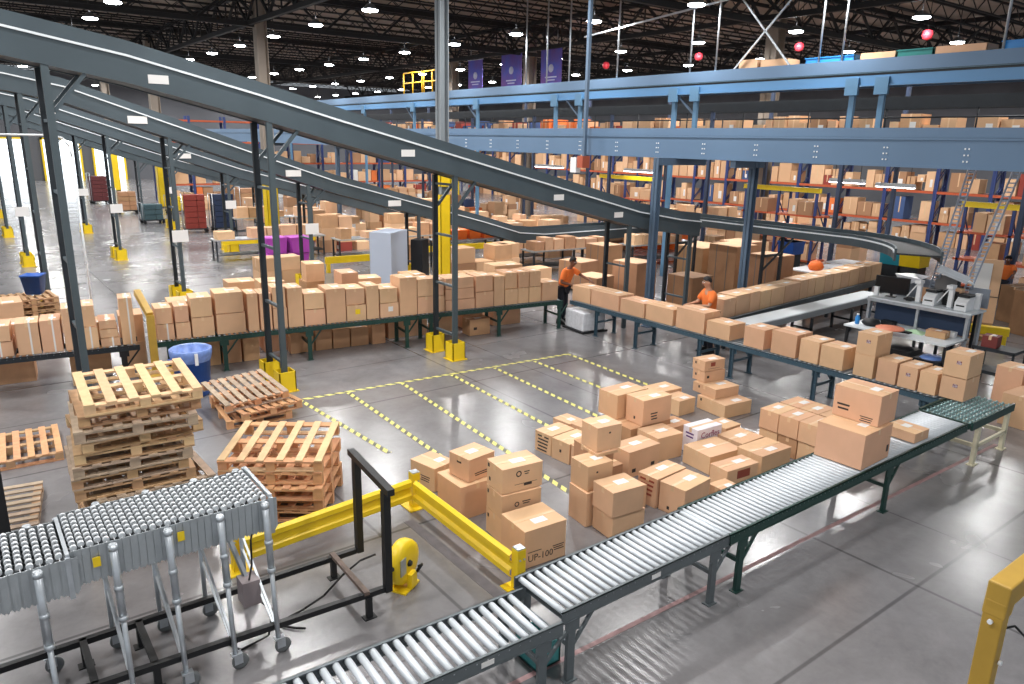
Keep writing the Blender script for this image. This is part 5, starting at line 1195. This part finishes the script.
# stacks of cartons on the floor through the middle of the hall
k = 0
for (x, y, nx, hh) in [(13.3,20.6,3,.5),(15.3,20.8,3,.5),(20.2,25.2,3,.55),(23.4,25.3,4,.5),(24.8,18.6,3,.6),(25.9,21.2,4,.5),(19.2,26.6,3,.5),(22.0,28.0,4,.5),(25.5,26.5,3,.6),(24.6,31.5,4,.5),(17.5,32.4,3,.6),(21,36,4,.6),(8.3,25.4,2,.45),(15.5,36.5,3,.6),(31.5,17.0,2,.7),(32.5,25.0,3,.6),(33,36,3,.6),(26.5,9.6,2,.6),(28.2,8.0,2,.6)]:
    for a_ in range(nx):
        for lv in range(rng.choice([1,2,2,3])):
            mass_box(x+.0+a_*.78, y+rng.uniform(-.05,.05), .004+lv*(hh+.004), .72, .7, hh, 6 if rng.random() < .06 else None)
    k += 1
for i, (x, y) in enumerate([(27.9,26.5),(28.6,25.6),(27.7,25.1),(28.5,24.3)]):
    for lv in range(2):
        t = thing('tote', 'bright orange tote of the %s pair beyond the tall carton loads, %s one' % (ORD[i], ['lower','upper'][lv]), 'tote', (x, y, .002+lv*.72), 0, 'bright orange totes'); part('tote_body', MB().prism([(-.36,0),(.36,0),(.42,.66),(-.42,.66)], 'y', -.4, .4), orangem, t); part('rim', MB().bx(-.43,-.41,.62,.43,.41,.7), orangem, t)
for (x, y, nx, ny) in [(13.5,25.2,3,1),(12.3,31.5,4,1),(16.5,31.3,4,1),(20.5,32.5,3,2),(14.2,35.0,3,1),(19,38.5,4,1),(24,37,4,2),(29,40,3,2),(14.5,46,5,1),(21,43,4,2),(26,46,4,2),(13,54,4,1),(20,54,6,1),(29,55,4,1),(34,45,3,2),(35,30,3,2),(34.5,22,3,2)]:
    for a_ in range(nx):
        for b_ in range(ny):
            z = .004
            for lv in range(rng.choice([1,2,3,3])):
                hh = rng.uniform(.3,.62); mass_box(x+a_*.85, y+b_*.85, z, rng.uniform(.55,.8), .7, hh, rng.choice([6,6,7,8,9]) if rng.random() < .09 else None); z += hh+.004
# carts and clutter far left
for i, (x, y, m, h, lab) in enumerate([(9.4,47,mat('cart_teal', (66,92,100), .5),1.2,'teal wire cart'),(10.4,41.6,mat('crate_maroon', (130,44,34), .6),2.0,'cart of dark red crates'),(11.8,41.5,mat('crate_navy', (34,50,80), .6),2.0,'cart of navy crates'),(9.0,62,mat('cart_maroon', (96,40,44), .6),2.2,'dark maroon cart'),(14.6,42.6,cardd,1.3,'cart of brown cartons'),(16.6,41.5,card,1.2,'cart of pale cartons'),(9.3,53.5,kraft,1.6,'cart of kraft cartons'),(18.2,42.2,paper,1.3,'cart of white parcels'),(11.9,52,yellow,1.2,'yellow topped cart'),(16.9,57,kraft,1.8,'second kraft cart'),(15.8,50,kraft,1.8,'tall kraft cart'),(19.8,47,cardd,1.9,'tall brown cart')]):
    t = thing('stock_cart', lab+' in the far loading area at the left', 'cart', (x, y, 0), R(rng.uniform(-10, 10)))
    part('deck', MB().bx(-.6,-.45,.18,.6,.45,.24), darkg, t)
    for dx in (-.5, .5):
        for dy in (-.35, .35): part('wheel', MB().lathe([(0,-.03),(.09,-.03),(.09,.03),(0,.03)], (dx,dy,.09), 12, axis='y'), rubber, t)
    part('end_hoop', MB().tube((-.6,-.4,.24),(-.6,-.4,h),.02,6).tube((-.6,.4,.24),(-.6,.4,h),.02,6).tube((-.6,-.4,h),(-.6,.4,h),.02,6), steel, t)
    z = .241; lv = 0
    while z+.28 < h: part('crate_layer', MB().bx(-.5,-.4,z,.1,.4,z+.27).bx(.12,-.38,z,.5,.4,z+.27), m, t); z += .29; lv += 1
for i, (x, y, L_) in enumerate([(11.2, 26.6, 3.2), (9.4, 33.5, 5.5), (15.0, 27.4, 4.5), (24.0, 20.4, 2.6)]):
    t = thing('low_barrier', 'low yellow barrier rail, %s from the left, among the tables in mid hall' % ORD[[1,0,2,3][i]], 'barrier', (x, y, 0), R(-4)); part('beam', MB().bx(0,-.05,.35,L_,.05,.6), yellow, t)
    for lx in (.05, L_-.17): part('foot', MB().bx(lx,-.08,0,lx+.12,.08,.35), yellow, t)
# silver hoop rail at the left
t = thing('hoop_rail', 'thin bright tubular hoop hanging from the inclined conveyor posts at the left', 'railing', (1.35, 18.6, 0)); part('tube', MB().path([(-1.6,0,0),(-1.6,0,4.93),(.62,0,4.93),(.8,0,4.87),(.9,0,4.7),(.92,0,4.5),(.94,0,0)], .02, 8), edgew, t)
# dark post at the left edge
t = thing('dark_post', 'dark green post at the left edge in front of the flat pallet', 'post', (.0, 10.15, 0)); part('post', MB().bx(-.06,-.06,0,.06,.06,2.35), black, t); part('foot', MB().bx(-.14,-.14,0,.14,.14,.02), black, t)

o = bpy.data.objects.new('cartons', FAR.mesh('cartons', FARM)); COL.objects.link(o)
setp(o, 'mass of cartons and goods filling the back racks and the far floor of the hall', 'box', kind='stuff')
